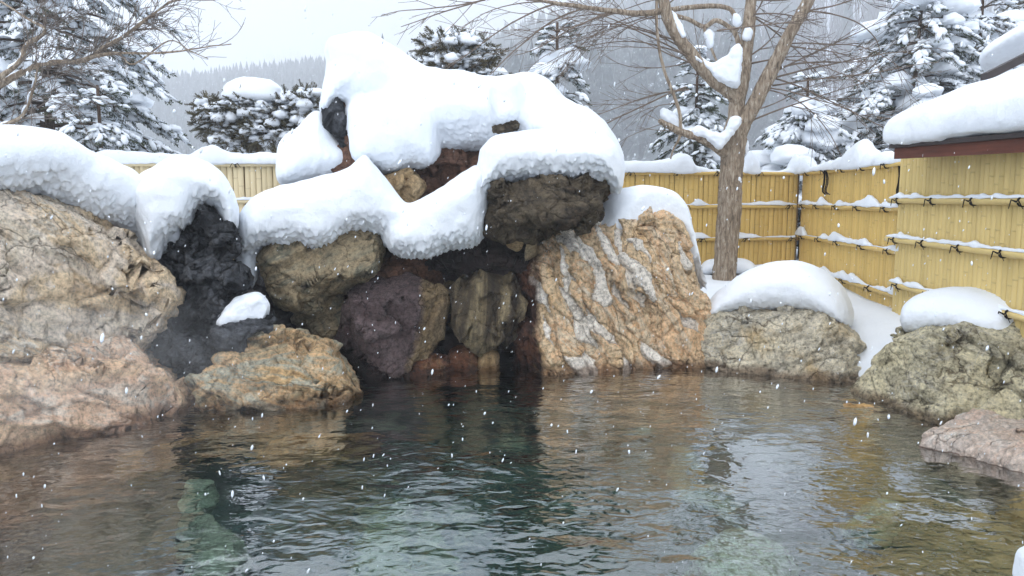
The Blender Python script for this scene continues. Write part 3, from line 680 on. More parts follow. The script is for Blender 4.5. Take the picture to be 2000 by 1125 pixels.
# ------------------------------------------------------------------ water and pool floor
def grid_mesh(xs, ys, zf):
    nx, ny = len(xs), len(ys)
    X, Y = np.meshgrid(xs, ys, indexing='ij')
    P = np.stack([X.ravel(), Y.ravel(), np.zeros(nx * ny)], 1); P[:, 2] = zf(P)
    i, j = np.meshgrid(np.arange(nx - 1), np.arange(ny - 1), indexing='ij'); a = (i * ny + j).ravel()
    return P, np.stack([a, a + ny, a + ny + 1, a + 1], 1)
m = NT('pool_floor_stone'); v = m.obj()
n1 = m.noise(v, 0.9, 7, 0.6, 0.8)
col = m.ramp(n1, [(0.36, lin(44, 74, 73)), (0.46, lin(98, 114, 98)), (0.54, lin(66, 100, 96)), (0.62, lin(190, 188, 158)), (0.7, lin(106, 138, 126))])
gx = m.n('ShaderNodeSeparateXYZ'); m.L(v, gx.inputs[0])      # browner stone lines the left side of the pool
col = m.mix(m.ramp(m.math('ADD', m.math('MULTIPLY', gx.outputs['X'], -0.25), m.math('MULTIPLY', n1, 0.35)), [(0.58, 0.0), (0.85, 1.0)]), col, m.ramp(n1, [(0.4, lin(84, 62, 46)), (0.6, lin(140, 104, 76))]))
m.bsdf(col, 0.8, 0.2, m.bump(m.noise(v, 8, 6), 0.6, 0.05)); M_FLOOR = m.m
P, Q = grid_mesh(np.linspace(-7, 7, 141), np.linspace(0.4, 8.6, 83), lambda P: -0.95 + 0.14 * fbm(P * 1.3, 4, 77))
tag(link('pool_floor', new_mesh('pool_floor', P, [Q]), M_FLOOR), kind='structure')
m = NT('water')
v = m.obj((1.0, 1.45, 1)); vi = m.obj()
h = m.math('ADD', m.math('MULTIPLY', m.noise(v, 2.6, 1, 0.4, 0.4), 0.75), m.math('ADD', m.math('MULTIPLY', m.noise(v, 8.5, 1, 0.45, 0.8), 0.26), m.math('MULTIPLY', m.noise(v, 24, 1, 0.5, 0.5), 0.05)))
calm = m.ramp(m.noise(vi, 0.45, 2), [(0.40, 0.25), (0.60, 1.0)])
nb = m.bump(m.math('MULTIPLY', h, calm), 1.0, 0.05)
fr_ = m.n('ShaderNodeFresnel'); fr_.inputs['IOR'].default_value = 1.333; m.L(nb, fr_.inputs['Normal'])
gl = m.n('ShaderNodeBsdfGlossy'); gl.inputs['Roughness'].default_value = 0.02; m.L(nb, gl.inputs['Normal'])
rf = m.n('ShaderNodeBsdfRefraction'); rf.inputs['IOR'].default_value = 1.333; rf.inputs['Roughness'].default_value = 0.0; m.L(nb, rf.inputs['Normal'])
mx = m.n('ShaderNodeMixShader'); m.L(m.math('ADD', m.math('MULTIPLY', fr_.outputs[0], 2.9), 0.11, clamp=True), mx.inputs[0]); m.L(rf.outputs[0], mx.inputs[1]); m.L(gl.outputs[0], mx.inputs[2])
m.L(mx.outputs[0], m.out.inputs['Surface'])
va = m.n('ShaderNodeVolumeAbsorption'); va.inputs['Color'].default_value = (0.28, 0.72, 0.70, 1); va.inputs['Density'].default_value = 0.5
m.L(va.outputs[0], m.out.inputs['Volume'])
wb = MB(); wb.box((0, 4.45, -0.75), (13.8, 7.9, 1.5))
tag(wb.build('pool_water', m.m, smooth=False), kind='structure')

M_SUB_G = rock_mat('submerged_green', [(120, 150, 122), (168, 196, 166), (186, 208, 180), (140, 168, 140)], 1.5, dark=0.25, wet=0, gain=2.4)
M_SUB_T = rock_mat('submerged_tan', [(120, 92, 56), (170, 136, 88), (190, 156, 108), (140, 108, 68)], 1.5, dark=0.3, wet=0, gain=1.7)
for pts, z_, mt_, lab in (
  ([(372, 962), (420, 975), (414, 1010), (400, 1030), (455, 1045), (480, 1085), (470, 1180), (390, 1180), (345, 1060), (335, 1030), (362, 1000)], -.16, M_SUB_G, 'pale green stone slab under the water, long and winding'),
  ([(1340, 1100), (1400, 1078), (1480, 1080), (1545, 1100), (1540, 1200), (1360, 1200)], -.16, M_SUB_G, 'pale green stone under the rippled reflection of the sky'),
  ([(1640, 1040), (1700, 1015), (1770, 1020), (1740, 1060), (1670, 1075)], -.18, M_SUB_G, 'small pale green stone under the water off the flat slab'),
  ([(215, 915), (300, 885), (440, 858), (445, 866), (330, 900), (240, 925)], -.10, M_SUB_T, 'narrow tan stone step under water below the left outcrop'),
  ([(500, 880), (620, 868), (760, 870), (740, 884), (600, 892), (510, 895)], -.12, M_SUB_T, 'tan stone step under water before the low layered rock'),
  ([(1240, 735), (1310, 725), (1365, 740), (1350, 762), (1290, 768)], -.14, M_SUB_T, 'tan stone under water at the foot of the orange rock'),
  ([(1620, 790), (1700, 770), (1730, 800), (1700, 860), (1640, 840)], -.10, M_SUB_T, 'tan stone under water beside the large olive boulder'),
  ([(-60, 1035), (90, 1030), (70, 1075), (0, 1110), (-60, 1110)], -.14, M_RUST, 'rusty orange stone under water below the left outcrop')):
    rock('submerged_stone', lab, [flat_lobe(pts, z_, .06, .5, .10)], mt_, 0.025, int(pts[0][0]) % 97, big=.02, fine=.008, cut=-1.2, cat='stone')

# ------------------------------------------------------------------ snow covered ground, one sheet to the horizon with the pool left open
POOL = np.array([(-4.6, 0.5), (-4.2, 3.6), (-3.45, 4.8), (-2.7, 5.9), (-1.9, 6.5), (-1.2, 7.0), (0, 7.15), (1.2, 7.25), (1.9, 7.1), (2.3, 6.7), (2.62, 6.2), (2.95, 5.75), (3.4, 5.0), (3.6, 4.3), (4.2, 3.5), (4.5, 0.5)])
def ticks(lo, hi, c, fine):
    t = [0.0]; s = fine
    while t[-1] < 1300: t.append(t[-1] + s); s = s if t[-1] < 11 else s * 1.35
    t = np.array(t); return np.concatenate([c - t[::-1][:-1], c + t])
def ground_z(P):
    d = poly_sdf(POOL, P[:, 0], P[:, 1])
    z = -0.45 + 0.62 * sstep(-0.05, 0.28, d) + 0.29 * sstep(0.1, 1.1, d) + 0.10 * fbm(P * np.array([.5, .5, 0]) + 3, 3, 5) * sstep(0.2, 2, d)
    z += 0.12 * np.exp(-((P[:, 0] - 2.6) ** 2 + (P[:, 1] - 9.2) ** 2) / 2.0)
    return z
P, Q = grid_mesh(ticks(-1300, 1300, 0, 0.12), ticks(-1300, 1300, 5, 0.12), ground_z)
c = P[Q].mean(1); Q = Q[poly_sdf(POOL, c[:, 0], c[:, 1]) > 0]
tag(link('snowy_ground', new_mesh('snowy_ground', P, [Q]), SNOW), kind='structure')

# ------------------------------------------------------------------ bamboo fences
def bamboo_mat(name, c, var=0.10):
    m = NT(name); v = m.obj((9, 9, 1.0)); oi = m.n('ShaderNodeObjectInfo')
    n = m.noise(v, 3.0, 5, 0.6); big = m.noise(m.obj(), 1.3, 3)
    g = m.math('ADD', m.math('MULTIPLY', n, 0.5), m.math('MULTIPLY', oi.outputs['Random'], 0.5))
    col = m.mix(1.0, lin(*c), m.ramp(g, [(0.2, (1 - var * 1.6, 1 - var * 1.7, 1 - var * 2.0, 1)), (0.55, (1, 1, 1, 1)), (0.9, (1 + var * .7,) * 3 + (1,))]), 'MULTIPLY')
    # nodes of the cane: thin rings at a height that differs from cane to cane
    t = m.n('ShaderNodeTexCoord'); sx = m.n('ShaderNodeSeparateXYZ'); m.L(t.outputs['Object'], sx.inputs[0])
    ph = m.math('FRACT', m.math('ADD', m.math('MULTIPLY', sx.outputs['Z'], 2.7), m.math('MULTIPLY', oi.outputs['Random'], 13.7)))
    rg = m.ramp(m.math('ABSOLUTE', m.math('SUBTRACT', ph, 0.5)), [(0.0, 1.0), (0.022, 0.0)])
    col = m.mix(m.math('MULTIPLY', rg, 0.3), col, lin(*[x * 0.72 for x in c]))
    m.bsdf(col, 0.5, 0.35, m.bump(m.math('ADD', rg, m.math('MULTIPLY', n, 0.3)), 0.5, 0.008)); return m.m
M_BAM_GOLD = bamboo_mat('bamboo_gold', (222, 188, 112)); M_BAM_STEAM = bamboo_mat('bamboo_steam_pale', (226, 208, 168), 0.10)  # pale one: whitening by steam is put into the bamboo colour
M_BAM_OLIVE = bamboo_mat('bamboo_straw', (220, 194, 128))
M_CORD = flat_mat('black_cord', (34, 30, 28), 0.8, 0.2, 0.2, 60)
def slat_mesh(name, wd, z0, z1, seg=6):
    th = np.linspace(0, pi, seg + 1); ring = np.stack([-np.cos(th) * wd / 2, -np.sin(th) * wd * 0.22], 1)
    V = []
    for z in (z0, z1):
        V += [(x, y, z) for x, y in ring]
    n = seg + 1
    Q = [(i, i + 1, n + i + 1, n + i) for i in range(seg)] + [(seg, 0, n, n + seg)]
    T = [(0, i + 1, i) for i in range(1, seg)] + [(n, n + i, n + i + 1) for i in range(1, seg)]
    return new_mesh(name, V, [np.array(Q), np.array(T)], False)
RNG = random.Random(11)
def snow_ridge(name, A, B, prof, width, parent=None, label=None, seed=0, n=None, rough=0.35, sag=0.35, group=None, z_off=0.0):
    """A bank of snow along the line A-B. prof: [(t, height)...]."""
    A = np.array(A, float); B = np.array(B, float); L = np.linalg.norm(B - A); n = n or int(L / 0.025) + 2
    t = np.linspace(0, 1, n); hh = np.interp(t, [p[0] for p in prof], [p[1] for p in prof])
    k = np.stack([t * L * 5, np.zeros(n), np.zeros(n) + seed], 1)
    hh = hh * (1 + rough * 2 * fbm(k, 3, seed)) + 0.0
    hh = np.maximum(hh, 0.002); hh[0] = hh[-1] = 0.002
    d = (B - A) / L; s = np.cross(d, (0, 0, 1)); s /= np.linalg.norm(s)
    th = np.linspace(-0.35, pi + 0.35, 12); V = []
    for i in range(n):
        wdt = width * min(1.0, 0.25 + hh[i] / (width * 1.2)) * 0.62
        for a in th:
            V.append(A + d * t[i] * L + s * cos(a) * wdt + np.array([0, 0, z_off + hh[i] * (sin(a) if sin(a) > 0 else sin(a) * sag)]))
    V = np.array(V); m_ = len(th)
    V += 0.010 * np.stack([fbm(V * 9 + 5 * j, 3, seed + 20 + j) for j in range(3)], 1) * np.minimum(1, np.repeat(hh, m_) / 0.04)[:, None] * 2
    a = (np.arange(n - 1)[:, None] * m_ + np.arange(m_ - 1)[None]).ravel()
    Q = np.stack([a, a + 1, a + m_ + 1, a + m_], 1)
    close = np.arange(n - 1) * m_
    Q = np.vstack([Q, np.stack([close + m_ - 1, close, close + m_, close + 2 * m_ - 1], 1)])
    o = link(name, new_mesh(name, V, [Q]), SNOW, parent, None if parent else A)
    if parent is None: tag(o, label, 'snow', group)
    return o
def add_tie(parent, p, d, r=0.026, size=1.0):
    mb = MB(); s = np.cross(d, (0, 0, 1))
    th = np.linspace(-0.6, pi + 0.6, 9)
    if np.dot(s, np.array([p[0], p[1], 0])) > 0: s = -s        # towards the pool
    for off in (-0.006, 0.006):
        mb.tube([p + d * off + s * (sin(a) * (r + .004)) + np.array([0, 0, cos(a) * (r + .004)]) for a in th], 0.005, 4)
    k = p + s * (r + 0.012)
    for sg in (-1, 1):
        mb.tube([k, k + d * sg * 0.03 * size + s * .01 + np.array([0, 0, .012]), k + d * sg * 0.06 * size + np.array([0, 0, -.035 * size])], [0.007, 0.005, 0.003], 4)
    mb.build('cord_tie', M_CORD, parent)
def fence(name, label, A, B, z0, ztop, mat, rails, slat_w=0.065, tie=0.62, snow=True, seed=0, post=None):
    A = np.array([A[0], A[1], z0]); B = np.array([B[0], B[1], z0]); L = np.linalg.norm(B - A); d = (B - A) / L
    root = empty(name, A); tag(root, label, 'fence')
    ang = math.atan2(d[1], d[0])
    nrm = np.cross(d, (0, 0, 1));
    toward = -1 if np.dot(nrm, np.array([A[0] + B[0], A[1] + B[1], 0])) > 0 else 1
    n = int(L / slat_w); me = slat_mesh('slat', slat_w * 0.985, 0, ztop - z0); me.materials.append(mat)
    flip = 0 if toward > 0 else pi
    for i in range(n):
        o = bpy.data.objects.new('slat', me); COL.objects.link(o); o.parent = root
        p = d * (i + 0.5) * slat_w
        o.location = tuple(p + nrm * toward * RNG.uniform(-.003, .003)); o.rotation_euler = (RNG.uniform(-.004, .004), RNG.uniform(-.003, .003), ang + flip)
    bb = MB(); c = (A + B) / 2 - nrm * toward * 0.035; bb.box((c[0], c[1], (z0 + ztop) / 2), (L, 0.03, ztop - z0 - .02), ang); bb.build('backing', flat_mat(name + '_backing', (120, 92, 52)), root, smooth=False)
    for q, (zr, t0, t1, sh) in enumerate(rails):
        P0 = A + d * L * t0; P1 = A + d * L * t1; off = nrm * toward * 0.045
        a = np.array([P0[0], P0[1], zr]) + off; b = np.array([P1[0], P1[1], zr]) + off
        mb = MB(); nn = max(4, int(np.linalg.norm(b - a) / 0.06)); tt = np.linspace(0, 1, nn)
        mb.tube([a + (b - a) * t for t in tt], [0.023 + (0.002 if (k_ % 6) == 2 else 0) for k_ in range(nn)], 8); mb.build('rail', mat, root)
        k = 0.12 + RNG.uniform(0, .3)
        while k < np.linalg.norm(b - a) - 0.05:
            add_tie(root, a + d * k, d); k += tie * RNG.uniform(.85, 1.15)
        if sh and snow:
            pr = [(0, 0.01)]; t = 0.0
            while t < 1: t += RNG.uniform(0.03, 0.10); pr.append((min(t, 1), sh * RNG.choice((0.08, 0.3, 0.5, 0.8, 1.3))))
            snow_ridge('rail_snow', a + np.array([0, 0, .022]), b + np.array([0, 0, .022]), pr, 0.06, root, seed=seed + q)
    return root
ZT = 1.80
CORNER = dist_pt(1551, 10.0); LEFT_END = dist_pt(150, 8.9); MID = dist_pt(1120, 9.55)
fb = fence('bamboo_fence', 'golden bamboo fence panel behind the bare tree', MID, CORNER, 0.15, ZT, M_BAM_GOLD,
      [(ZT, 0, 1, 0), (ZT - .42, 0, 1, .06), (ZT - .84, 0, 1, .06), (ZT - 1.25, 0, 1, .05)], seed=100)
fl = fence('bamboo_fence', 'bamboo fence panel coloured pale cream as if veiled by steam, behind the lava rock and snow ledge', dist_pt(60, 8.7), dist_pt(760, 8.95), 0.15, 1.87, M_BAM_STEAM,
      [(1.87, 0, 1, 0), (1.45, 0, 1, .05), (1.03, 0, 1, .05)], seed=130)
RF_END = dist_pt(1778, 6.72)
fr = fence('bamboo_fence', 'golden bamboo fence panel running from the corner to the house wall', CORNER + np.array([.04, -.03]), RF_END, 0.1, ZT, M_BAM_GOLD,
      [(ZT, 0, 1, 0), (ZT - .41, 0, .985, .07), (ZT - .80, 0, .975, .08), (ZT - 1.20, .22, .97, .10)], seed=160)
pp = MB(); pp.tube([(CORNER[0] - .03, CORNER[1] - .07, 0.1), (CORNER[0] - .03, CORNER[1] - .07, ZT + .02)], 0.010, 7)
pp.build('post', flat_mat('post_dark', (104, 84, 52)), fr)
for px_, d_, hh in ((1597, 8.95, .27), (1736, 7.05, .31)):     # bundles of cord hung over the rail
    mb = MB(); q = dist_pt(px_, d_); zb = ZT
    for j in range(6):
        o_ = np.array([RNG.uniform(-.025, .025), -.09 + RNG.uniform(-.01, .01), 0])
        mb.tube(spline([np.array([q[0], q[1], zb + .05]) + o_ * .4, np.array([q[0] - .01, q[1], zb - hh * .4]) + o_ * 1.2, np.array([q[0] - .02, q[1], zb - hh * .85]) + o_, np.array([q[0] + .01, q[1], zb - hh]) + o_ * 1.3], 8), 0.007, 4)
    mb.build('cord_bundle', M_CORD, fr)
# snow lying on the fence tops
def pxprof(A, B, pts):      # pts: (pixel column, height in m) -> (t, h)
    A = np.array(A); B = np.array(B); out = []
    for px_, h_ in pts:
        k = (px_ - 1000.0) / F / cos(PITCH); t = (k * A[1] - A[0]) / ((B[0] - A[0]) - k * (B[1] - A[1])); out.append((float(t), h_))
    return out
A_, B_ = MID, CORNER
snow_ridge('snow_bank', (A_[0], A_[1], ZT + .02), (B_[0], B_[1], ZT + .02), pxprof(A_, B_, [(1130, .12), (1215, .13), (1260, .13), (1295, .16), (1320, .24), (1340, .22), (1352, .08), (1380, .04), (1400, .03), (1440, .05), (1455, .30), (1466, .22), (1475, .03), (1510, .015), (1530, .06), (1540, .25), (1552, .2)]), 0.2, None, 'snow lying along the top of the fence panel behind the bare tree', 41, rough=0.12)
A_, B_ = CORNER, RF_END
snow_ridge('snow_bank', (A_[0] + .02, A_[1] - .03, ZT + .02), (B_[0], B_[1], ZT + .02), pxprof(A_, B_, [(1553, .22), (1562, .20), (1575, .06), (1590, .07), (1610, .10), (1640, .13), (1660, .26), (1672, .27), (1685, .17), (1700, .12), (1720, .12), (1745, .07), (1776, .02)]), 0.2, None, 'lumpy snow along the top of the fence panel next to the house', 43, rough=0.12)
A_, B_ = dist_pt(60, 8.7), dist_pt(760, 8.95)
snow_ridge('snow_bank', (A_[0], A_[1], 1.89), (B_[0], B_[1], 1.89), pxprof(A_, B_, [(70, .12), (190, .08), (215, .13), (230, .15), (300, .12), (365, .10), (385, .09), (410, .19), (425, .21), (440, .19), (460, .13), (490, .10), (520, .12), (560, .12), (750, .1)]), 0.22, None, 'snow along the top of the pale cream fence panel', 47, rough=0.08)

# ------------------------------------------------------------------ house with bamboo wall and snowy roof
E1, E2 = dist_pt(1731, 6.35), dist_pt(2000, 4.75); ED = E2 - E1; E3 = E1 + ED * 1.9
house = empty('bath_house', (E1[0] + 1, E1[1], 0.1)); tag(house, 'bamboo clad bath house wall under a dark red brown eave, beside the fence', 'house')
WA = dist_pt(1752, 6.9) + np.array([-.03, 0]); WD = (RF_END - CORNER); WD = WD / np.linalg.norm(WD); WB = WA + WD * 4.0
hz = 1.93; nsl = int(4.0 / 0.062); me = slat_mesh('wall_slat', 0.061, 0, hz - 0.1); me.materials.append(M_BAM_OLIVE)
wd3 = np.array([WD[0], WD[1], 0]); ang = math.atan2(WD[1], WD[0]); nw = np.cross(wd3, (0, 0, 1)); tw = -1 if nw[0] > 0 else 1
for i in range(nsl):
    o = bpy.data.objects.new('wall_slat', me); COL.objects.link(o); o.parent = house
    p = np.array([WA[0], WA[1], 0.1]) + wd3 * (i + .5) * 0.062 - np.array(house.location); o.location = tuple(p); o.rotation_euler = (0, RNG.uniform(-.003, .003), ang + (0 if tw > 0 else pi))
mb = MB(); cc = np.array([WA[0], WA[1], 0]) + wd3 * 2.0 - nw * tw * 0.09; mb.box((cc[0], cc[1], 1.0), (4.0, 0.14, 1.9), ang); mb.build('wall', flat_mat('house_wall', (120, 94, 60)), house, smooth=False)
for zr, t0 in ((1.47, -.08), (1.12, -.10), (0.72, .02)):
    a = np.array([WA[0], WA[1], zr]) + nw * tw * 0.05 + wd3 * t0; b = a + wd3 * 3.9
    mb = MB(); mb.tube([a + (b - a) * t for t in np.linspace(0, 1, 50)], [0.025 + (0.002 if k_ % 6 == 1 else 0) for k_ in range(50)], 8); mb.build('rail', M_BAM_OLIVE, house)
    k = 0.2
    while k < 3.6: add_tie(house, a + wd3 * k, wd3, size=1.3); k += RNG.uniform(.5, .62)
    snow_ridge('rail_snow', a + np.array([0, 0, .025]), b + np.array([0, 0, .025]), [(0, .01), (.05, .035), (.2, .02), (.4, .025), (.6, .02), (1, .02)], 0.05, house, seed=int(zr * 100), rough=0.9)
M_FASCIA = flat_mat('fascia_brown', (104, 56, 40), 0.6, 0.3, 0.3, 3, (1, 1, 12)); M_DRIP = flat_mat('drip_dark', (58, 48, 46), 0.5, 0.4)
def beam(name, P0, P1, zb0, zt0, zb1, zt1, th, mat, parent):
    d = np.array(P1) - np.array(P0); d = d / np.linalg.norm(d); n = np.array([-d[1], d[0]]);
    if n[0] < 0: n = -n
    V = []
    for P, a, b in ((P0, zb0, zt0), (P1, zb1, zt1)):
        for o_ in (0, th):
            for z in (a, b): V.append((P[0] + n[0] * o_, P[1] + n[1] * o_, z))
    me = new_mesh(name, V, [np.array([(0, 1, 3, 2), (4, 6, 7, 5), (0, 4, 5, 1), (2, 3, 7, 6), (0, 2, 6, 4), (1, 5, 7, 3)])], False)
    return link(name, me, mat, parent)
zb = lambda y, d: 1.5 + (385 - y) / F * d
b1, b2 = zb(312, 6.35), zb(298, 4.75); t1, t2 = zb(292, 6.35), zb(270, 4.75)
g = 1.9
beam('fascia', E1, E3, b1, t1, b1 + (b2 - b1) * g, t1 + (t2 - t1) * g, 0.03, M_FASCIA, house)
E1d = E1 - ED * 0.02 - np.array([.03, 0])
beam('drip_edge', E1d, E3 - np.array([.03, 0]), t1 + .002, t1 + .035, t1 + (t2 - t1) * g + .002, t1 + (t2 - t1) * g + .035, 0.10, M_DRIP, house)
# roof slope rising away from the eave
n_ = np.array([-ED[1], ED[0]]) / np.linalg.norm(ED); n_ = n_ if n_[0] > 0 else -n_
V = []
for P, z in ((E1, t1 + .03), (E3, t1 + (t2 - t1) * g + .03)):
    for o_, dz in ((0.07, 0), (0.07, -.06), (2.6, .72), (2.6, .66)): V.append((P[0] + n_[0] * o_, P[1] + n_[1] * o_, z + dz))
link('roof', new_mesh('roof', V, [np.array([(0, 1, 3, 2), (4, 6, 7, 5), (0, 4, 5, 1), (2, 3, 7, 6), (0, 2, 6, 4), (1, 5, 7, 3)])], False), M_DRIP, house)
mb = MB(); a3 = E1 + n_ * 0.45; b3 = E1 + n_ * 2.5
mb.add([(a3[0], a3[1], 0.1), (b3[0], b3[1], 0.1), (b3[0], b3[1], 2.5), (a3[0], a3[1], 1.95), (a3[0] + .1, a3[1] - .2, 0.1), (b3[0] + .1, b3[1] - .2, 0.1), (b3[0] + .1, b3[1] - .2, 2.5), (a3[0] + .1, a3[1] - .2, 1.95)], [(0, 1, 2, 3), (4, 7, 6, 5), (0, 4, 5, 1), (3, 2, 6, 7), (0, 3, 7, 4), (1, 5, 6, 2)])
mb.build('gable_wall', flat_mat('gable', (150, 122, 80)), house, smooth=False)
mid = E1 + ED * (g / 2 - .02); hl = np.linalg.norm(ED) * g / 2 + .06; ed3 = np.array([ED[0], ED[1], 0]) / np.linalg.norm(ED)
snow_body('snow_mound', 'deep smooth snow slab on the bath house roof', [
  Lobe((mid[0], mid[1], (t1 + t1 + (t2 - t1) * g) / 2 + .035), (n_[0], n_[1], 0), (0, 0, 1), [(-.09, .0), (-.11, .10), (-.08, .23), (.05, .33), (.30, .42), (.6, .52), (1.15, .71), (2.6, 1.22), (2.6, .7), (.3, .02)], hl, hl, .16, smooth=1, p=9)], 0.025, 0.1, 31, lump=0.02, fringe=0.0)
h2 = empty('house', (6.2, 9.2, 0.3)); tag(h2, 'dark roofed house mostly hidden behind the bath house roof', 'house')
mb = MB(); mb.box((7.7, 9.8, 1.6), (2.4, 2.2, 2.6)); mb.build('wall', flat_mat('far_wall', (120, 110, 96)), h2, smooth=False)
q0, q1, q2_ = at_y(1918, 141, 8.6), at_y(2000, 100, 8.6), at_y(2250, -25, 8.6)
mb = MB(); V = []
for p in (q0, q2_):
    for y_, dz in ((8.5, 0), (8.5, -.09), (8.62, -.09), (8.62, 0)): V.append((p[0], y_, p[2] - .02 + dz))
mb.add(V, [(0, 1, 2, 3), (4, 7, 6, 5), (0, 4, 5, 1), (1, 5, 6, 2), (2, 6, 7, 3), (3, 7, 4, 0)])
mb.build('roof', M_DRIP, h2, smooth=False)
snow_body('snow_mound', 'snow on the house roof behind the bath house', [sl_([(1912, 140), (1913, 112), (1935, 88), (1975, 62), (2000, 46), (2100, -10), (2250, -80), (2250, -10), (2100, 55), (2000, 104), (1960, 124)], 9.1, .6, 1.6, .25, col=2000)], 0.04, 0.1, 33, lump=0.02, fringe=0)
for k_, (ya, yb) in enumerate(((-4, 22), (8, 30))):
    mb = MB(); a = at_y(1700, ya, 24); b = at_y(2150, yb, 20); mb.tube([a + (b - a) * t - np.array([0, 0, 0.25 * 4 * t * (1 - t)]) for t in np.linspace(0, 1, 20)], 0.009, 4)
    tag(mb.build('utility_wire', M_CORD), ('upper' if k_ == 0 else 'lower') + ' thin black utility wire above the roof snow', 'wire', 'utility wires')
# chair half buried in snow by the tree
ch = empty('garden_chair', tuple(at_y(1415, 560, 9.35))); tag(ch, 'small black wire garden chair under a snow pad behind the tree trunk', 'chair')
M_IRON = flat_mat('black_iron', (36, 36, 38), 0.5, 0.4)
c0 = at_y(1425, 536, 9.4); hw = .27; zt = c0[2]; zg = 0.3
mb = MB(); mb.box((c0[0], c0[1], zt), (hw * 2, .42, .025)); mb.build('seat', M_IRON, ch, smooth=False)
for sx in (-1, 1):
    for sy in (-1, 1):
        mb = MB(); mb.tube([(c0[0] + sx * (hw - .02), c0[1] + sy * .19, zt), (c0[0] + sx * (hw + .02), c0[1] + sy * .2, zg)], .011, 5); mb.build('leg', flat_mat('chair_leg', (150, 148, 146)) if sx < 0 and sy < 0 else M_IRON, ch)
mb = MB(); x0, x1 = c0[0] - .19, c0[0] - .08
for k_ in range(4): mb.tube([(x0 + .045 * k_, c0[1] - .22, zt - .01), (x0 + .035 + .03 * k_, c0[1] - .24, zt - .20)], .006, 4)
for k_ in range(3): mb.tube([(x0 + .01 * k_, c0[1] - .225, zt - .05 - .06 * k_), (x0 + .15, c0[1] - .225, zt - .05 - .06 * k_)], .006, 4)
mb.build('lattice', M_IRON, ch)
snow_body('snow_pad', 'thick snow pad on the garden chair', [px_lobe([(1367, 537), (1369, 515), (1385, 506), (1430, 503), (1462, 506), (1480, 520), (1480, 536), (1425, 536)], dist_pt(1425, 9.15), None, tf=.24, tb=.24, R=.12, smooth=1, back=.24)], 0.02, .1, 34, lump=.01, fringe=0)
# ------------------------------------------------------------------ trees
def bark_mat(name, c1, c2, stretch=(14, 14, 3), bump=1.0, dist=0.03):
    m = NT(name); v = m.obj(stretch)
    n = m.noise(v, 1.6, 7, 0.65, 0.6)
    col = m.ramp(n, [(0.3, lin(*[x * .55 for x in c1])), (0.5, lin(*c1)), (0.72, lin(*c2))])
    m.bsdf(col, 0.85, 0.2, m.bump(n, bump, dist)); return m.m
M_BARK = bark_mat('bark_brown', (160, 142, 122), (208, 196, 178), (22, 22, 4.5), 1.0, 0.05); M_BARK_D = bark_mat('bark_dark', (80, 64, 52), (110, 92, 78))
M_TWIG = flat_mat('twig', (120, 106, 94), 0.8, 0.2, 0.3, 10)
M_TWIG_L = flat_mat('twig_grey', (122, 112, 104), 0.8, 0.2, 0.3, 10)
def needle_mat(name, c1, c2):
    m = NT(name); v = m.obj()
    m.bsdf(m.ramp(m.noise(v, 3.5, 5, 0.7), [(0.35, lin(*c1)), (0.65, lin(*c2))]), 0.75, 0.2); return m.m
M_NEEDLE = needle_mat('needles_green', (46, 54, 40), (74, 80, 56)); M_NEEDLE_B = needle_mat('needles_brownish', (62, 60, 46), (98, 90, 66))
def ico(sub):
    import bmesh
    bm = bmesh.new(); bmesh.ops.create_icosphere(bm, subdivisions=sub, radius=1.0)
    bm.verts.ensure_lookup_table(); V = np.array([v_.co[:] for v_ in bm.verts]); T = np.array([[x.index for x in f.verts] for f in bm.faces]); bm.free(); return V, T
ICO1, ICO2, ICO3 = ico(1), ico(2), ico(3)
def spray_template(npair=9, seed=0):
    r = np.random.default_rng(seed); V = []; T = []
    V += [(0, -.012, 0), (0, .012, 0), (1, 0, 0)]; T.append((0, 1, 2))
    for i in range(npair):
        t = 0.08 + 0.9 * i / npair
        for sg in (-1, 1):
            L = (0.34 - 0.14 * t) * r.uniform(.8, 1.2); a = radians(r.uniform(38, 62)); zt = r.uniform(-.10, .12)
            dx, dy = cos(a) * L, sg * sin(a) * L
            wv = 0.030
            k = len(V); V += [(t, 0, 0), (t + dx * .55 + wv * sin(a), dy * .55 - sg * wv * cos(a), zt * .5), (t + dx, dy, zt), (t + dx * .5 - wv * sin(a), dy * .5 + sg * wv * cos(a), zt * .4)]
            T += [(k, k + 1, k + 2), (k, k + 2, k + 3)]
        k = len(V); V += [(t, 0, 0), (t + .12, .02, .14 * r.uniform(.6, 1.2)), (t + .16, -.02, .02)]; T.append((k, k + 1, k + 2))
    return np.array(V), np.array(T)
SPRAYS = [spray_template(9, k) for k in range(3)]
def frames(D, rng, roll=0.5):
    D = D / np.linalg.norm(D, axis=1)[:, None]
    up = np.array([0, 0, 1.0]) + rng.normal(size=D.shape) * roll * 0.4
    Y = np.cross(up, D); Y /= np.linalg.norm(Y, axis=1)[:, None]; Z = np.cross(D, Y)
    return np.stack([D, Y, Z], 2)
def place(mb, tmpl, P, R, S):
    V, T = tmpl; n = len(P)
    if n == 0: return
    W_ = np.einsum('nij,nvj->nvi', R, V[None] * S[:, None, :]) + P[:, None, :]
    mb.add(W_.reshape(-1, 3), None, (T[None] + (np.arange(n) * len(V))[:, None, None]).reshape(-1, 3))
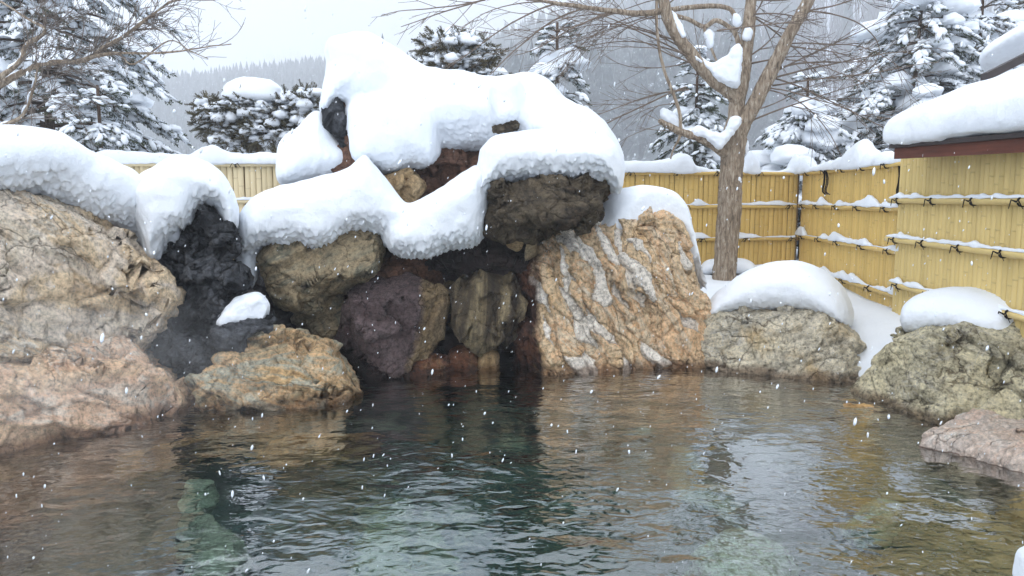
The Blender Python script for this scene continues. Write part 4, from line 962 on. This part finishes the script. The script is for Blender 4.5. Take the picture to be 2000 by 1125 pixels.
def blobs(mb, tmpl, P, S, rng, seed=0, amp=0.22, R=None):
    V, T = tmpl; n = len(P)
    if n == 0: return
    yaw = rng.uniform(0, 2 * pi, n) if R is None else None
    if R is None: R = np.stack([np.stack([np.cos(yaw), -np.sin(yaw), 0 * yaw], 1), np.stack([np.sin(yaw), np.cos(yaw), 0 * yaw], 1), np.tile([0, 0, 1.0], (n, 1))], 1)
    base = np.tile(V, (n, 1)); off = np.repeat(rng.uniform(0, 50, (n, 3)), len(V), 0)
    r = 1 + amp * 2 * fbm(base * 1.3 + off, 3, seed)
    base = base * r[:, None]; base[:, 2] = np.where(base[:, 2] < 0, base[:, 2] * 0.45, base[:, 2])
    W_ = np.einsum('nij,nvj->nvi', R, base.reshape(n, len(V), 3) * S[:, None, :]) + P[:, None, :]
    mb.add(W_.reshape(-1, 3), None, (T[None] + (np.arange(n) * len(V))[:, None, None]).reshape(-1, 3))
def conifer(name, label, px, d, zbase, H, rad, seed, snow=0.5, mat=None, spray=0.34, levels=None, droop=0.35, pads=20, pad=0.3, lean=0.0, zlow=0.15, ysq=1.0, group='snowy conifers beyond the fence', shape=0.75, snow_small=0.8):
    rng = np.random.default_rng(seed); q = dist_pt(px, d); base = np.array([q[0], q[1], zbase])
    root = empty(name, base); tag(root, label, 'tree', group)
    mb = MB(); tt = np.linspace(0, 1, 9); mb.tube([base + np.array([lean * t * t, 0, H * t]) for t in tt], 0.02 + 0.035 * H / 4 * (1 - tt), 7); mb.build('trunk', M_BARK_D, root)
    levels = levels or int(H / 0.26)
    P, D, Ls, bp = [], [], [], []; brs = MB()
    for i in range(levels):
        f = zlow + (1 - zlow) * (i + rng.uniform(0, .8)) / levels
        L = rad * max(1 - f, 0.02) ** shape * rng.uniform(.75, 1.15) + .12
        nb_ = 6 if f < .85 else 4
        a0 = rng.uniform(0, 6.28)
        for k in range(nb_):
            a = a0 + k * 2 * pi / nb_ + rng.uniform(-.35, .35); Lk = L * rng.uniform(.7, 1.15)
            out = np.array([cos(a), sin(a) * ysq, 0]); z0 = base[2] + H * f; x0 = base + np.array([lean * f * f, 0, 0])
            ts = np.linspace(0, 1, 6); rise = rng.uniform(-.05, .25) + (0.5 if f > .85 else 0)
            C = np.array([x0 + out * Lk * t + np.array([0, 0, z0 - base[2] + rise * Lk * t - droop * Lk * t * t]) for t in ts])
            brs.tube(C, 0.016 * (1 - ts * .8) * max(.6, H / 5), 4, cap=False)
            n_s = max(4, int(Lk / spray * 7.0))
            for s_ in range(n_s):
                t = rng.uniform(.18, 1.0) ** .8; j = min(int(t * 5), 4); p = C[j] + (C[j + 1] - C[j]) * (t * 5 - j)
                tang = C[j + 1] - C[j]; tang /= np.linalg.norm(tang); side = np.cross(tang, (0, 0, 1)); sg = rng.choice([-1, 1])
                dv = tang * rng.uniform(.5, 1.1) + side * sg * rng.uniform(.1, .9) + np.array([0, 0, rng.uniform(-.45, .12)])
                P.append(p); D.append(dv); Ls.append(spray * rng.uniform(.6, 1.2) * (0.65 + .35 * (1 - f))); bp.append(t)
            
    P, D, Ls = np.array(P), np.array(D), np.array(Ls)
    tag(brs.build('branches', M_BARK_D, root), kind='stuff')
    R = frames(D, rng, .8); nm = MB(); pick = rng.integers(0, 3, len(P))
    for k in range(3):
        m_ = pick == k; place(nm, SPRAYS[k], P[m_], R[m_], np.repeat(Ls[m_][:, None], 3, 1) * np.array([1, 1, 1.0]))
    tag(nm.build('crown', mat or M_NEEDLE, root, smooth=False), kind='stuff')
    sm = MB(); m_ = rng.random(len(P)) < snow_small * snow * 1.5
    c = P[m_] + R[m_][:, :, 0] * (Ls[m_] * .5)[:, None] + np.array([0, 0, .02])
    S_ = np.stack([Ls[m_] * rng.uniform(.30, .55, m_.sum()), Ls[m_] * rng.uniform(.13, .26, m_.sum()), rng.uniform(.025, .06, m_.sum()) * (spray / .34)], 1)
    blobs(sm, ICO1, c, S_, rng, seed, .3, R[m_])
    if pads:
        idx = rng.choice(len(P), min(pads, len(P)), replace=False); sz = pad * rng.uniform(.4, 1.25, len(idx))
        blobs(sm, ICO3, P[idx] + np.array([0, 0, .06]), np.stack([sz, sz * .8, sz * .62], 1), rng, seed + 3, .30)
    tag(sm.build('snow_load', SNOW, root), kind='stuff')
    return root
conifer('conifer_tree', 'tall snowy conifer behind the cream fence and bare branches', 120, 12.5, .4, 8.5, 2.35, 51, 1.1, None, .36, 34, .42, 80, .22, shape=.6)
conifer('conifer_tree', 'low conifer with sagging snowy boughs beside the tall conifer at the cream fence', 215, 11.2, .4, 2.7, 1.25, 57, .8, None, .32, 12, .45, 25, .26)
conifer('conifer_tree', 'snowy conifer just behind the rockery with snow heaped near its top', 1085, 12.0, .4, 3.75, 1.15, 52, .8, None, .30, 17, .40, 34, .36)
conifer('conifer_tree', 'slim dark conifer behind the bare tree and golden fence', 1350, 14.0, .4, 3.7, 1.15, 53, .45, None, .30, 17, .40, 16, .22)
conifer('conifer_tree', 'short snow laden conifer above the fence corner', 1560, 12.8, .4, 3.05, 1.55, 54, .95, None, .30, 15, .50, 60, .30)
conifer('conifer_tree', 'big dark conifer with two tips leaning behind the bath house roof', 1758, 13.4, .4, 5.1, 2.5, 55, .8, None, .33, 24, .42, 80, .36, lean=.1, shape=.7)
conifer('conifer_tree', 'second snowy conifer with thick snow pads next to the big dark one', 1880, 14.2, .4, 5.2, 2.0, 58, .8, M_NEEDLE_B, .33, 22, .40, 30, .5)
conifer('conifer_tree', 'brownish conifer standing behind the house roof snow', 1975, 17.5, .4, 7.0, 2.0, 56, .55, M_NEEDLE_B, .36, 24, .40, 25, .5)
def clump_tree(name, label, d, clumps, seed, pads, trunk_px, mat, group):
    """Garden pine: clumps (px, py, rx, rz in m) of needle tufts, big snow pads on top."""
    rng = np.random.default_rng(seed); q = dist_pt(trunk_px, d); base = np.array([q[0], q[1], .4]); root = empty(name, base); tag(root, label, 'tree', group)
    topz = max(at_y(c_[0], c_[1], d)[2] for c_ in clumps)
    tk = spline([base, base + np.array([.06, 0, .6]), base + np.array([-.05, .03, (topz - .4) * .6]), base + np.array([.02, 0, topz - .4])], 12)
    mb = MB(); mb.tube(tk, np.linspace(.09, .03, 12), 7); mb.build('trunk', M_BARK_D, root)
    br = MB(); P, D = [], []
    for (cx, cy, rx, rz) in clumps:
        c_ = at_y(cx, cy, d); j = np.argmin(np.abs(tk[:, 2] - (c_[2] - .15)))
        br.tube(spline([tk[j], (tk[j] + c_) / 2 + np.array([0, 0, -.05]), c_], 6), np.linspace(.03, .012, 6), 5)
        n = int(150 * rx * rx / .16) + 40
        u = rng.normal(size=(n, 3)); u /= np.linalg.norm(u, axis=1)[:, None]; r = rng.uniform(.35, 1, n) ** .5
        p = c_ + u * r[:, None] * np.array([rx, rx * .8, rz]); P.append(p); D.append(u * np.array([1, 1, .6]) + np.array([0, 0, .1]) + rng.normal(size=(n, 3)) * .35)
    tag(br.build('branches', M_BARK_D, root), kind='stuff')
    P, D = np.vstack(P), np.vstack(D); Ls = rng.uniform(.12, .22, len(P)); R = frames(D, rng, 1.5); nm = MB()
    place(nm, SPRAYS[0], P, R, np.stack([Ls, Ls, Ls * 1.6], 1)); tag(nm.build('crown', mat, root, smooth=False), kind='stuff')
    sm = MB(); m_ = rng.random(len(P)) < .75
    blobs(sm, ICO1, P[m_] + np.array([0, 0, .03]), np.stack([Ls[m_] * .45, Ls[m_] * .35, Ls[m_] * .22], 1), rng, seed, .3)
    idx = rng.choice(len(P), max(8, len(P) // 15), replace=False); sz = rng.uniform(.06, .14, len(idx)); blobs(sm, ICO2, P[idx] + np.array([0, -.05, .04]), np.stack([sz, sz * .8, sz * .75], 1), rng, seed + 1, .25)
    for (cx, cy, rx, rz) in pads:
        c_ = at_y(cx, cy, d); blobs(sm, ICO3, np.array([c_]), np.array([[rx, rx * .8, rz]]), rng, seed + 2, .16, np.eye(3)[None])
    tag(sm.build('snow_load', SNOW, root), kind='stuff'); return root
clump_tree('pine_tree', 'broad garden pine topped with a long snow loaf behind the cream fence', 11.0, [(430, 235, .33, .22), (490, 215, .4, .22), (555, 220, .36, .24), (600, 205, .28, .2), (450, 270, .3, .2), (520, 260, .4, .2), (580, 265, .36, .2), (410, 215, .18, .12), (640, 215, .25, .2)], 61,
           [(495, 188, .46, .26), (560, 196, .22, .14), (465, 212, .18, .13), (545, 275, .2, .12), (622, 190, .14, .12)], 520, M_NEEDLE_B, 'garden pines beyond the fence')
clump_tree('pine_tree', 'small pine crown with two flat snow layers peeping over the top snow heap', 10.5, [(880, 92, .42, .13), (890, 125, .46, .16), (850, 160, .4, .2), (930, 160, .4, .2), (940, 108, .2, .12)], 62,
           [(880, 80, .36, .10), (895, 120, .36, .15), (840, 125, .2, .10), (825, 140, .16, .08)], 885, M_NEEDLE_B, 'garden pines beyond the fence')

# ------------------------------------------------------------------ bare trees
def twigs(mb, P0, D0, L, r, depth, rng, curve=0.25, droop=0.0, kids=(3, 5), minL=0.12, spread=0.7):
    n = max(5, int(L / 0.10)); p = np.array(P0, float); d = np.array(D0, float); d /= np.linalg.norm(d); pts = [p.copy()]; step = L / n
    w_ = rng.normal(size=3) * curve
    for i in range(n):
        w_ = w_ * .8 + rng.normal(size=3) * curve * .5
        d = d + w_ * step * 2 + np.array([0, 0, -droop * step]); d /= np.linalg.norm(d); p = p + d * step; pts.append(p.copy())
    pts = np.array(pts); mb.tube(pts, np.linspace(r, max(r * .35, .0022), n + 1), 5 if r > .008 else 3, cap=False)
    if depth <= 0: return
    for k in range(rng.integers(kids[0], kids[1] + 1)):
        t = rng.uniform(.25, .95); i = min(int(t * n), n - 1); dd = pts[i + 1] - pts[i]; dd /= np.linalg.norm(dd)
        s = rng.normal(size=3); s -= dd * np.dot(s, dd); s /= np.linalg.norm(s); s[1] *= .7
        Lk = L * rng.uniform(.3, .62) * (1.15 - t * .5)
        if Lk < minL: continue
        twigs(mb, pts[i], dd + s * spread * rng.uniform(.6, 1.2), Lk, max(.0025, r * .55 * (1 - t * .5)), depth - 1, rng, curve, droop, kids, minL, spread)
def bark_tube(P, R, sides, amp):
    """tube with furrowed bark relief"""
    P = np.asarray(P); R = np.broadcast_to(np.asarray(R, float), (len(P),)); L = np.linalg.norm(np.diff(P, axis=0), axis=1).sum(); n = max(24, int(L / .014))
    ts = np.linspace(0, 1, len(P)); tt = np.linspace(0, 1, n); P2 = np.stack([np.interp(tt, ts, P[:, k]) for k in range(3)], 1); R2 = np.interp(tt, ts, R)
    q_ = MB(); q_.tube(P2, R2, sides); V = q_.V[0]; m_ = n * sides
    C_ = np.repeat(P2, sides, 0); rad = V[:m_] - C_; rn = rad / (np.linalg.norm(rad, axis=1)[:, None] + 1e-9)
    w3 = np.stack([fbm(V[:m_] * 5 + 7 * j, 2, 8) for j in range(3)], 1)
    d_ = fbm(V[:m_] * np.array([20, 20, 5.0]) + w3 * 1.2, 3, 44, .55, ridged=True) * amp * 2 + fbm(V[:m_] * 3.0, 2, 45) * amp * 2.5
    V[:m_] += rn * d_[:, None]; return q_
def limb(mb, pxs, d, r0, r1, sides=10, n=26, dy=None):
    """limb through pixels at forward distance d (+dy per point)"""
    C = spline([at_y(p[0], p[1], d + (dy[k] if dy else 0)) for k, p in enumerate(pxs)], n)
    C = C + 0.008 * np.stack([fbm(C * 6 + 9 * j, 2, 3) for j in range(3)], 1)
    q_ = bark_tube(C, np.linspace(r0, r1, n), sides * 2, .07 * r0); q_.build('limb', M_BARK, mb); return C
rng = np.random.default_rng(71)
D0 = 8.9
tb = at_y(1415, 575, D0); tb[2] = .25
tree = empty('bare_tree', tb); tag(tree, 'large bare deciduous tree with forked trunk standing before the golden fence', 'tree')
mb = MB(); C = spline([tb, at_y(1416, 520, D0), at_y(1424, 430, D0), at_y(1428, 350, D0), at_y(1432, 285, D0), at_y(1438, 235, D0)], 40)
mb = bark_tube(C, np.interp(np.linspace(0, 1, 40), [0, .12, .5, .85, 1], [.165, .138, .128, .138, .10]), 56, .010); mb.build('trunk', M_BARK, tree)
lm = tree; tw = MB()
Cr = limb(lm, [(1432, 300), (1447, 250), (1475, 200), (1510, 130), (1545, 60), (1582, -5), (1610, -70)], D0, .098, .05, 12, dy=[0, 0, -.05, -.12, -.2, -.25, -.3])
Cc = limb(lm, [(1436, 265), (1440, 200), (1452, 140), (1460, 70), (1467, 0), (1475, -80)], D0, .10, .05, 12, dy=[.02, .05, .1, .15, .2, .25])
Cl = limb(lm, [(1444, 195), (1420, 175), (1385, 148), (1345, 100), (1312, 52), (1296, 0), (1290, -70)], D0, .082, .052, 12, dy=[0, 0, -.05, -.1, -.15, -.2, -.2])
Cb = limb(lm, [(1418, 302), (1395, 285), (1365, 268), (1330, 258), (1305, 245), (1288, 236)], D0, .060, .026, 9, dy=[-.05, -.1, -.15, -.2, -.25, -.3])
Cv = limb(lm, [(1330, 260), (1328, 225), (1318, 190), (1298, 140), (1286, 85), (1282, 20), (1285, -40)], D0 - .2, .020, .014, 7)
Cv2 = limb(lm, [(1330, 258), (1325, 275), (1316, 290), (1310, 310)], D0 - .2, .018, .008, 6)
Ch = limb(lm, [(1300, 20), (1260, 26), (1200, 22), (1130, 12), (1060, 2), (980, -12)], D0 - .15, .036, .014, 8, dy=[0, -.1, -.2, -.3, -.35, -.4])
Ch2 = limb(lm, [(1296, 22), (1340, 15), (1400, 12), (1430, 22), (1440, 60)], D0 + .25, .03, .024, 8)
Ch3 = limb(lm, [(1445, 90), (1432, 60), (1400, 40), (1375, 52), (1345, 38), (1318, 30)], D0 + .1, .03, .022, 8)
Ck = limb(lm, [(1375, 55), (1385, 85), (1400, 120)], D0 + .1, .02, .012, 6)
CURVE = .34
def grow(C, n, Lr, r, dirf, depth=2, t0=.15, t1=1.0, droop=.15, kids=(3, 5), spread=.7):
    for k in range(n):
        t = rng.uniform(t0, t1); i = min(int(t * (len(C) - 1)), len(C) - 2); twigs(tw, C[i], dirf(), rng.uniform(*Lr), r * rng.uniform(.7, 1.2), depth, rng, CURVE, droop, kids, .12, spread)
lf = lambda: np.array([-1, rng.uniform(-.4, .4), rng.uniform(-.25, .6)])
rt = lambda: np.array([1, rng.uniform(-.4, .4), rng.uniform(-.35, .5)])
an = lambda: rng.normal(size=3) * np.array([1, .6, .7])
grow(Ch, 11, (.7, 1.7), .010, lambda: np.array([-1, rng.uniform(-.4, .3), rng.uniform(-.55, .25)]), 2, .1, 1)
grow(Cl, 9, (.8, 1.9), .010, lf, 2, .3, 1); grow(Cl, 3, (.5, 1.0), .009, an, 2, .3)
grow(Cc, 8, (.7, 1.5), .010, rt, 2, .35, 1); grow(Cc, 5, (.6, 1.2), .009, an, 2, .3)
grow(Cr, 13, (.9, 2.0), .011, rt, 2, .25, 1); grow(Cr, 4, (.5, 1.0), .009, an, 2, .4)
grow(Cv, 4, (.6, 1.4), .007, lf, 2, .1, .9); grow(Cb, 3, (.4, .8), .006, lf, 1, .4)
for p0, p1, L in (((1340, 170), (1100, 250), 1.8), ((1345, 175), (1150, 190), 1.3), ((1400, 60), (1550, 40), 1.2), ((1490, 170), (1700, 130), 1.8), ((1500, 150), (1680, 180), 1.5), ((1505, 145), (1620, 90), 1.3), ((1470, 235), (1620, 170), 1.4)):
    a, b = at_y(*p0, D0), at_y(*p1, D0 - .3); twigs(tw, a, b - a, L, .011, 2, rng, .2, .1, (4, 6), .12, .6)
tag(tw.build('twigs', M_TWIG, tree), kind='stuff')
def tsn(name, pts, d, tf, R, seed, h=.014): snow_body(name, None, [px_lobe(pts, dist_pt(np.mean(pts, 0)[0], d), None, tf=tf * .8, tb=tf * .8, R=R * .7, smooth=1, back=0)], h, .05, seed, lump=.022, fringe=.015, parent=tree, lf=8.0, crumb=.006)
tsn('crotch_snow', [(1352, 105), (1372, 128), (1400, 155), (1425, 168), (1444, 172), (1448, 130), (1452, 100), (1444, 84), (1430, 92), (1422, 108), (1400, 120), (1385, 125), (1365, 108)], D0 - .12, .13, .08, 81)
tsn('crotch_snow', [(1295, 235), (1318, 252), (1350, 262), (1385, 275), (1408, 295), (1420, 272), (1448, 245), (1448, 226), (1425, 228), (1415, 262), (1390, 258), (1365, 242), (1345, 258), (1325, 230), (1300, 208), (1288, 214)], D0 - .16, .12, .06, 82)
tsn('limb_snow', [(1306, 12), (1320, 30), (1340, 60), (1338, 78), (1322, 66), (1310, 40)], D0 - .15, .08, .05, 83)
tsn('limb_snow', [(1340, 80), (1352, 98), (1375, 122), (1368, 124), (1350, 108)], D0 - .14, .07, .04, 84)
tsn('limb_snow', [(1452, 55), (1466, 52), (1470, 72), (1462, 82), (1450, 78)], D0 + .05, .08, .04, 85)
tsn('limb_snow', [(1430, 28), (1445, 26), (1452, 45), (1440, 55), (1430, 48)], D0 + .02, .08, .04, 86)
tsn('limb_snow', [(1372, 62), (1384, 55), (1394, 65), (1396, 85), (1386, 98), (1378, 80)], D0 + .08, .07, .04, 87)
tsn('limb_snow', [(1532, 78), (1545, 50), (1562, 18), (1570, 5), (1572, 8), (1556, 42), (1540, 75), (1536, 84)], D0 - .26, .05, .025, 90, .01)
tsn('trunk_snow', [(1428, 350), (1440, 344), (1448, 346), (1447, 358), (1432, 362)], D0 - .10, .04, .03, 91, .01)
tsn('limb_snow', [(1455, 275), (1462, 272), (1464, 290), (1458, 305), (1452, 295)], D0, .06, .025, 93, .01)
# left bare tree, rooted outside the frame
lt_base = dist_pt(-230, 8.0); ltree = empty('bare_tree', (lt_base[0], lt_base[1], .3)); tag(ltree, 'leafless tree reaching its branches in front of the tall snowy conifer', 'tree')
mb = MB(); mb.tube(spline([(lt_base[0], lt_base[1], .3), at_y(-220, 400, 8.0), at_y(-190, 260, 8.0), at_y(-170, 190, 8.0)], 16), np.linspace(.13, .08, 16), 12); mb.build('trunk', M_BARK, ltree)
lm = ltree; tw = MB(); rng = np.random.default_rng(77)
L1 = limb(lm, [(-185, 230), (-80, 200), (0, 165), (60, 132), (100, 122), (165, 118), (200, 95), (240, 72), (290, 35), (330, 5), (372, -5)], 8.0, .04, .008, 8, 40)
L2 = limb(lm, [(150, 120), (190, 108), (235, 104), (300, 104), (350, 100), (400, 92), (452, 86)], 7.95, .018, .004, 6)
L3 = limb(lm, [(-175, 210), (-60, 180), (0, 150), (40, 118), (50, 90), (80, 70), (86, 55), (60, 40), (0, 2)], 7.9, .034, .008, 8, 36)
L4 = limb(lm, [(-200, 300), (-80, 270), (20, 240), (50, 215), (65, 170), (75, 130)], 7.9, .03, .008, 8)
L5 = limb(lm, [(180, 112), (230, 106), (262, 125), (330, 80), (372, 100), (406, 114)], 8.0, .012, .004, 5)
CURVE = .9
upr = lambda: np.array([rng.uniform(.2, 1), rng.uniform(-.4, .4), rng.uniform(-.1, 1.0)])
grow(L1, 60, (.3, .9), .0055, upr, 2, .3, 1, droop=0); grow(L2, 16, (.14, .4), .004, upr, 1, .1, 1, droop=0, kids=(1, 3)); grow(L3, 24, (.35, .9), .0055, upr, 2, .3, 1, droop=0); grow(L4, 22, (.35, .9), .0055, upr, 2, .3, 1, droop=0); grow(L5, 5, (.15, .35), .004, upr, 1, .3, 1, droop=0, kids=(1, 2))
tag(tw.build('twigs', M_TWIG_L, ltree), kind='stuff')
for k_, (C_, t0, t1) in enumerate(((L1, .25, .62), (L3, .3, .7), (L4, .3, .8), (L1, .66, .85))):
    i0, i1 = int(t0 * len(C_)), int(t1 * len(C_)); A_, B_ = C_[i0], C_[i1]
    pr = [(t, .03 * (1 + .8 * sin(t * 23 + k_))) for t in np.linspace(0, 1, 12)]
    for j_ in range(i0, i1, 3):
        P0, P1 = C_[j_], C_[min(j_ + 3, len(C_) - 1)]
        if (j_ + k_) % 4: snow_ridge('limb_snow', P0 + np.array([0, 0, .012]), P1 + np.array([0, 0, .012]), [(0, .01), (.3, .035), (.6, .03), (1, .01)], .05, ltree, seed=200 + j_ + k_ * 31, rough=.5)

# ------------------------------------------------------------------ hills and far woods
m = NT('far_conifers'); v = m.obj()
n = m.noise(v, 0.9, 5, 0.7)
m.bsdf(m.ramp(n, [(0.42, lin(48, 54, 52)), (0.60, lin(88, 94, 94)), (0.74, lin(200, 206, 214))]), 0.9, 0.1); M_FAR = m.m
M_HILL = flat_mat('hill_snow', (196, 202, 212), 0.9, 0.1, 0.25, 0.15)
M_FARTRUNK = flat_mat('far_trunks', (92, 84, 84), 0.9, 0.1, 0.2, 1)
def hill(name, ridge, d0, d1, seed, n_tree, tree_h, label, bare=0.0):
    px = np.array([r[0] for r in ridge], float); py = np.array([r[1] for r in ridge], float)
    na, nt_ = 140, 24
    A = np.linspace(px[0], px[-1], na); T = np.linspace(0, 1.35, nt_)
    def surf(a, t):
        y = np.interp(a, px, py); zr = np.array([at_y(x_, y_, d1)[2] for x_, y_ in zip(np.atleast_1d(a), np.atleast_1d(y))]) - tree_h * .8
        d = d0 + (d1 - d0) * t
        x = (a - 1000) / F / cos(PITCH) * d
        s = np.where(t < 1, sstep(-0.15, 1.1, t) / sstep(-0.15, 1.1, np.array(1.0)), 1 - (t - 1) * .8)
        P = np.stack([x, d, 0 * x], -1)
        P[..., 2] = 0.2 + zr * s + 0.05 * zr * fbm(np.stack([x * .02, d * .02, 0 * x], -1).reshape(-1, 3), 3, seed).reshape(x.shape) * np.minimum(1, t * 2)
        return P
    aa, tt_ = np.meshgrid(A, T, indexing='ij'); P = surf(aa.ravel(), tt_.ravel())
    i, j = np.meshgrid(np.arange(na - 1), np.arange(nt_ - 1), indexing='ij'); k = (i * nt_ + j).ravel()
    tag(link(name, new_mesh(name, P, [np.stack([k, k + nt_, k + nt_ + 1, k + 1], 1)]), M_HILL), kind='structure')
    r = np.random.default_rng(seed); a = r.uniform(px[0], px[-1], n_tree); t = r.uniform(0.0, 1.02, n_tree) ** .8
    Pt = surf(a, t); isb = r.random(n_tree) < (bare(a, t) if callable(bare) else bare)
    V, Tm = [], []
    for q in range(4):
        n8 = 9; z0 = .08 + q * .21; z1 = z0 + .36; rr = .26 * (1 - q * .22)
        k0 = len(V)
        for s_ in range(n8): V.append((rr * cos(s_ * 2 * pi / n8) * (1.0 if s_ % 2 else .62), rr * sin(s_ * 2 * pi / n8) * (1.0 if s_ % 2 else .62), z0 + (.0 if s_ % 2 else .05)))
        V.append((0, 0, z1))
        for s_ in range(n8): Tm.append((k0 + s_, k0 + (s_ + 1) % n8, k0 + n8))
    mb = MB(); Pc = Pt[~isb]; yaw = r.uniform(0, 6.28, len(Pc)); R = np.stack([np.stack([np.cos(yaw), -np.sin(yaw), 0 * yaw], 1), np.stack([np.sin(yaw), np.cos(yaw), 0 * yaw], 1), np.tile([0, 0, 1.0], (len(Pc), 1))], 1)
    hs = tree_h * (.5 + .9 * r.random(len(Pc)) ** 1.6); place(mb, (np.array(V), np.array(Tm)), Pc, R, np.stack([hs * r.uniform(.7, 1.15, len(Pc)), hs * .9, hs], 1))
    tag(mb.build('far_forest', M_FAR, smooth=False), label, 'forest', kind='stuff')
    if isb.any():
        V, Tm = [], []
        def stick(p, q_, r_):
            k0 = len(V); p = np.array(p); q_ = np.array(q_)
            for s_ in range(3): o_ = np.array([cos(s_ * 2.09), sin(s_ * 2.09), 0]) * r_; V.append(p + o_); 
            V.append(q_)
            for s_ in range(3): Tm.append((k0 + s_, k0 + (s_ + 1) % 3, k0 + 3))
        stick((0, 0, 0), (0, 0, 1), .011)
        for q in range(9):
            z = .35 + q * .065; an_ = q * 2.4; stick((0, 0, z), (.13 * cos(an_) * (1.2 - z), .13 * sin(an_) * (1.2 - z), z + .16), .005)
        mb = MB(); Pb = Pt[isb]; yaw = r.uniform(0, 6.28, len(Pb)); R = np.stack([np.stack([np.cos(yaw), -np.sin(yaw), 0 * yaw], 1), np.stack([np.sin(yaw), np.cos(yaw), 0 * yaw], 1), np.tile([0, 0, 1.0], (len(Pb), 1))], 1)
        hs = tree_h * 1.15 * r.uniform(.6, 1.2, len(Pb)); place(mb, (np.array(V), np.array(Tm)), Pb, R, np.stack([hs, hs, hs], 1))
        tag(mb.build('bare_wood', M_FARTRUNK, smooth=False), 'leafless wood of thin trunks on the snowy slope behind the trees', 'forest', kind='stuff')
hill('wooded_hill', [(-900, 130), (-300, 150), (100, 165), (320, 158), (420, 150), (520, 142), (640, 128), (760, 120), (860, 125), (960, 150), (1100, 190), (1300, 260)], 160, 430, 91, 13000, 7, 'dark conifer wood on the hill beyond the cream fence')
hill('far_hill', [(100, 190), (330, 165), (430, 145), (500, 118), (545, 108), (600, 110), (660, 112), (760, 140), (900, 160), (1100, 170)], 900, 1450, 92, 3000, 20, 'pale hazy wood on the farthest hill')
hill('wooded_slope', [(700, 190), (850, 140), (960, 110), (1060, 70), (1160, 40), (1290, 0), (1450, -60), (1700, -130), (2100, -180), (2900, -150)], 120, 520, 93, 9000, 17, 'hazy conifer wood on the slope behind the bare tree', bare=lambda a, t: np.clip((a - 1250) / 350, 0, .9))

# ------------------------------------------------------------------ falling snow
rng = np.random.default_rng(5); n = 3600
V0 = np.array([(0, 0, 1.0), (0, 0, -1), (1, 0, 0), (-1, 0, 0), (0, 1, 0), (0, -1, 0)]); T0 = np.array([(0, 2, 4), (0, 4, 3), (0, 3, 5), (0, 5, 2), (1, 4, 2), (1, 3, 4), (1, 5, 3), (1, 2, 5)])
dd = 1.6 + 7.5 * rng.random(n) ** .8; xx = rng.uniform(-.72, .72, n) * dd; zz = CAM[2] + rng.uniform(-.55, .32, n) * dd
P = np.stack([xx, dd, zz], 1); P = P[P[:, 2] > .04]; n = len(P)
sz = rng.uniform(.0009, .0025, n) * rng.choice([.7, .8, 1, 1.2, 2.0], n); tilt = rng.normal(.25, .2, n)
R = np.stack([np.stack([np.cos(tilt), 0 * tilt, np.sin(tilt)], 1), np.tile([0, 1.0, 0], (n, 1)), np.stack([-np.sin(tilt), 0 * tilt, np.cos(tilt)], 1)], 1)
mb = MB(); place(mb, ICO1, P, R, np.stack([sz, sz, sz * rng.uniform(1.4, 3.2, n)], 1))
tag(mb.build('falling_snow', SNOW), 'small snowflakes drifting down over the pool', 'snowflakes', kind='stuff')

# ------------------------------------------------------------------ steam over the hot water
m = NT('steam'); pv = m.n('ShaderNodeVolumePrincipled'); pv.inputs['Color'].default_value = (0.96, 0.97, 0.98, 1)
t_ = m.n('ShaderNodeTexCoord'); gr = m.n('ShaderNodeTexGradient', gradient_type='SPHERICAL'); m.L(t_.outputs['Object'], gr.inputs[0])
nz = m.noise(t_.outputs['Object'], 2.2, 4, 0.55, 0.6)
den = m.math('MULTIPLY', m.ramp(gr.outputs['Fac'], [(0.0, 0.0), (0.5, 1.0)]), m.ramp(nz, [(0.40, 0.0), (0.68, 1.0)]))
m.L(m.math('MULTIPLY', den, 0.20), pv.inputs['Density']); m.L(pv.outputs[0], m.out.inputs['Volume'])
V_, T_ = ICO3
for nm_, c_, sc_, lb_ in (('steam', (-2.5, 4.1, .55), (1.5, 1.0, .54), 'thin steam drifting in front of the left outcrop and lava rock'),):
    me = new_mesh(nm_, V_, [T_]); o = bpy.data.objects.new(nm_, me); COL.objects.link(o); me.materials.append(m.m); o.location = c_; o.scale = sc_
    tag(o, lb_, 'steam', kind='stuff')
# ------------------------------------------------------------------ haze of falling snow in the air
m = NT('haze'); pv = m.n('ShaderNodeVolumePrincipled'); pv.inputs['Color'].default_value = (0.93, 0.95, 0.98, 1); pv.inputs['Density'].default_value = 0.0026; pv.inputs['Anisotropy'].default_value = 0.0
m.L(pv.outputs[0], m.out.inputs['Volume'])
mb = MB(); mb.box((0, 850, 142), (4200, 2100, 290)); hz_ = mb.build('haze', m.m, smooth=False)
tag(hz_, 'pale haze of falling snow that fades the far hills', 'haze', kind='stuff')
print("SCRIPT", time.time()-T_START)
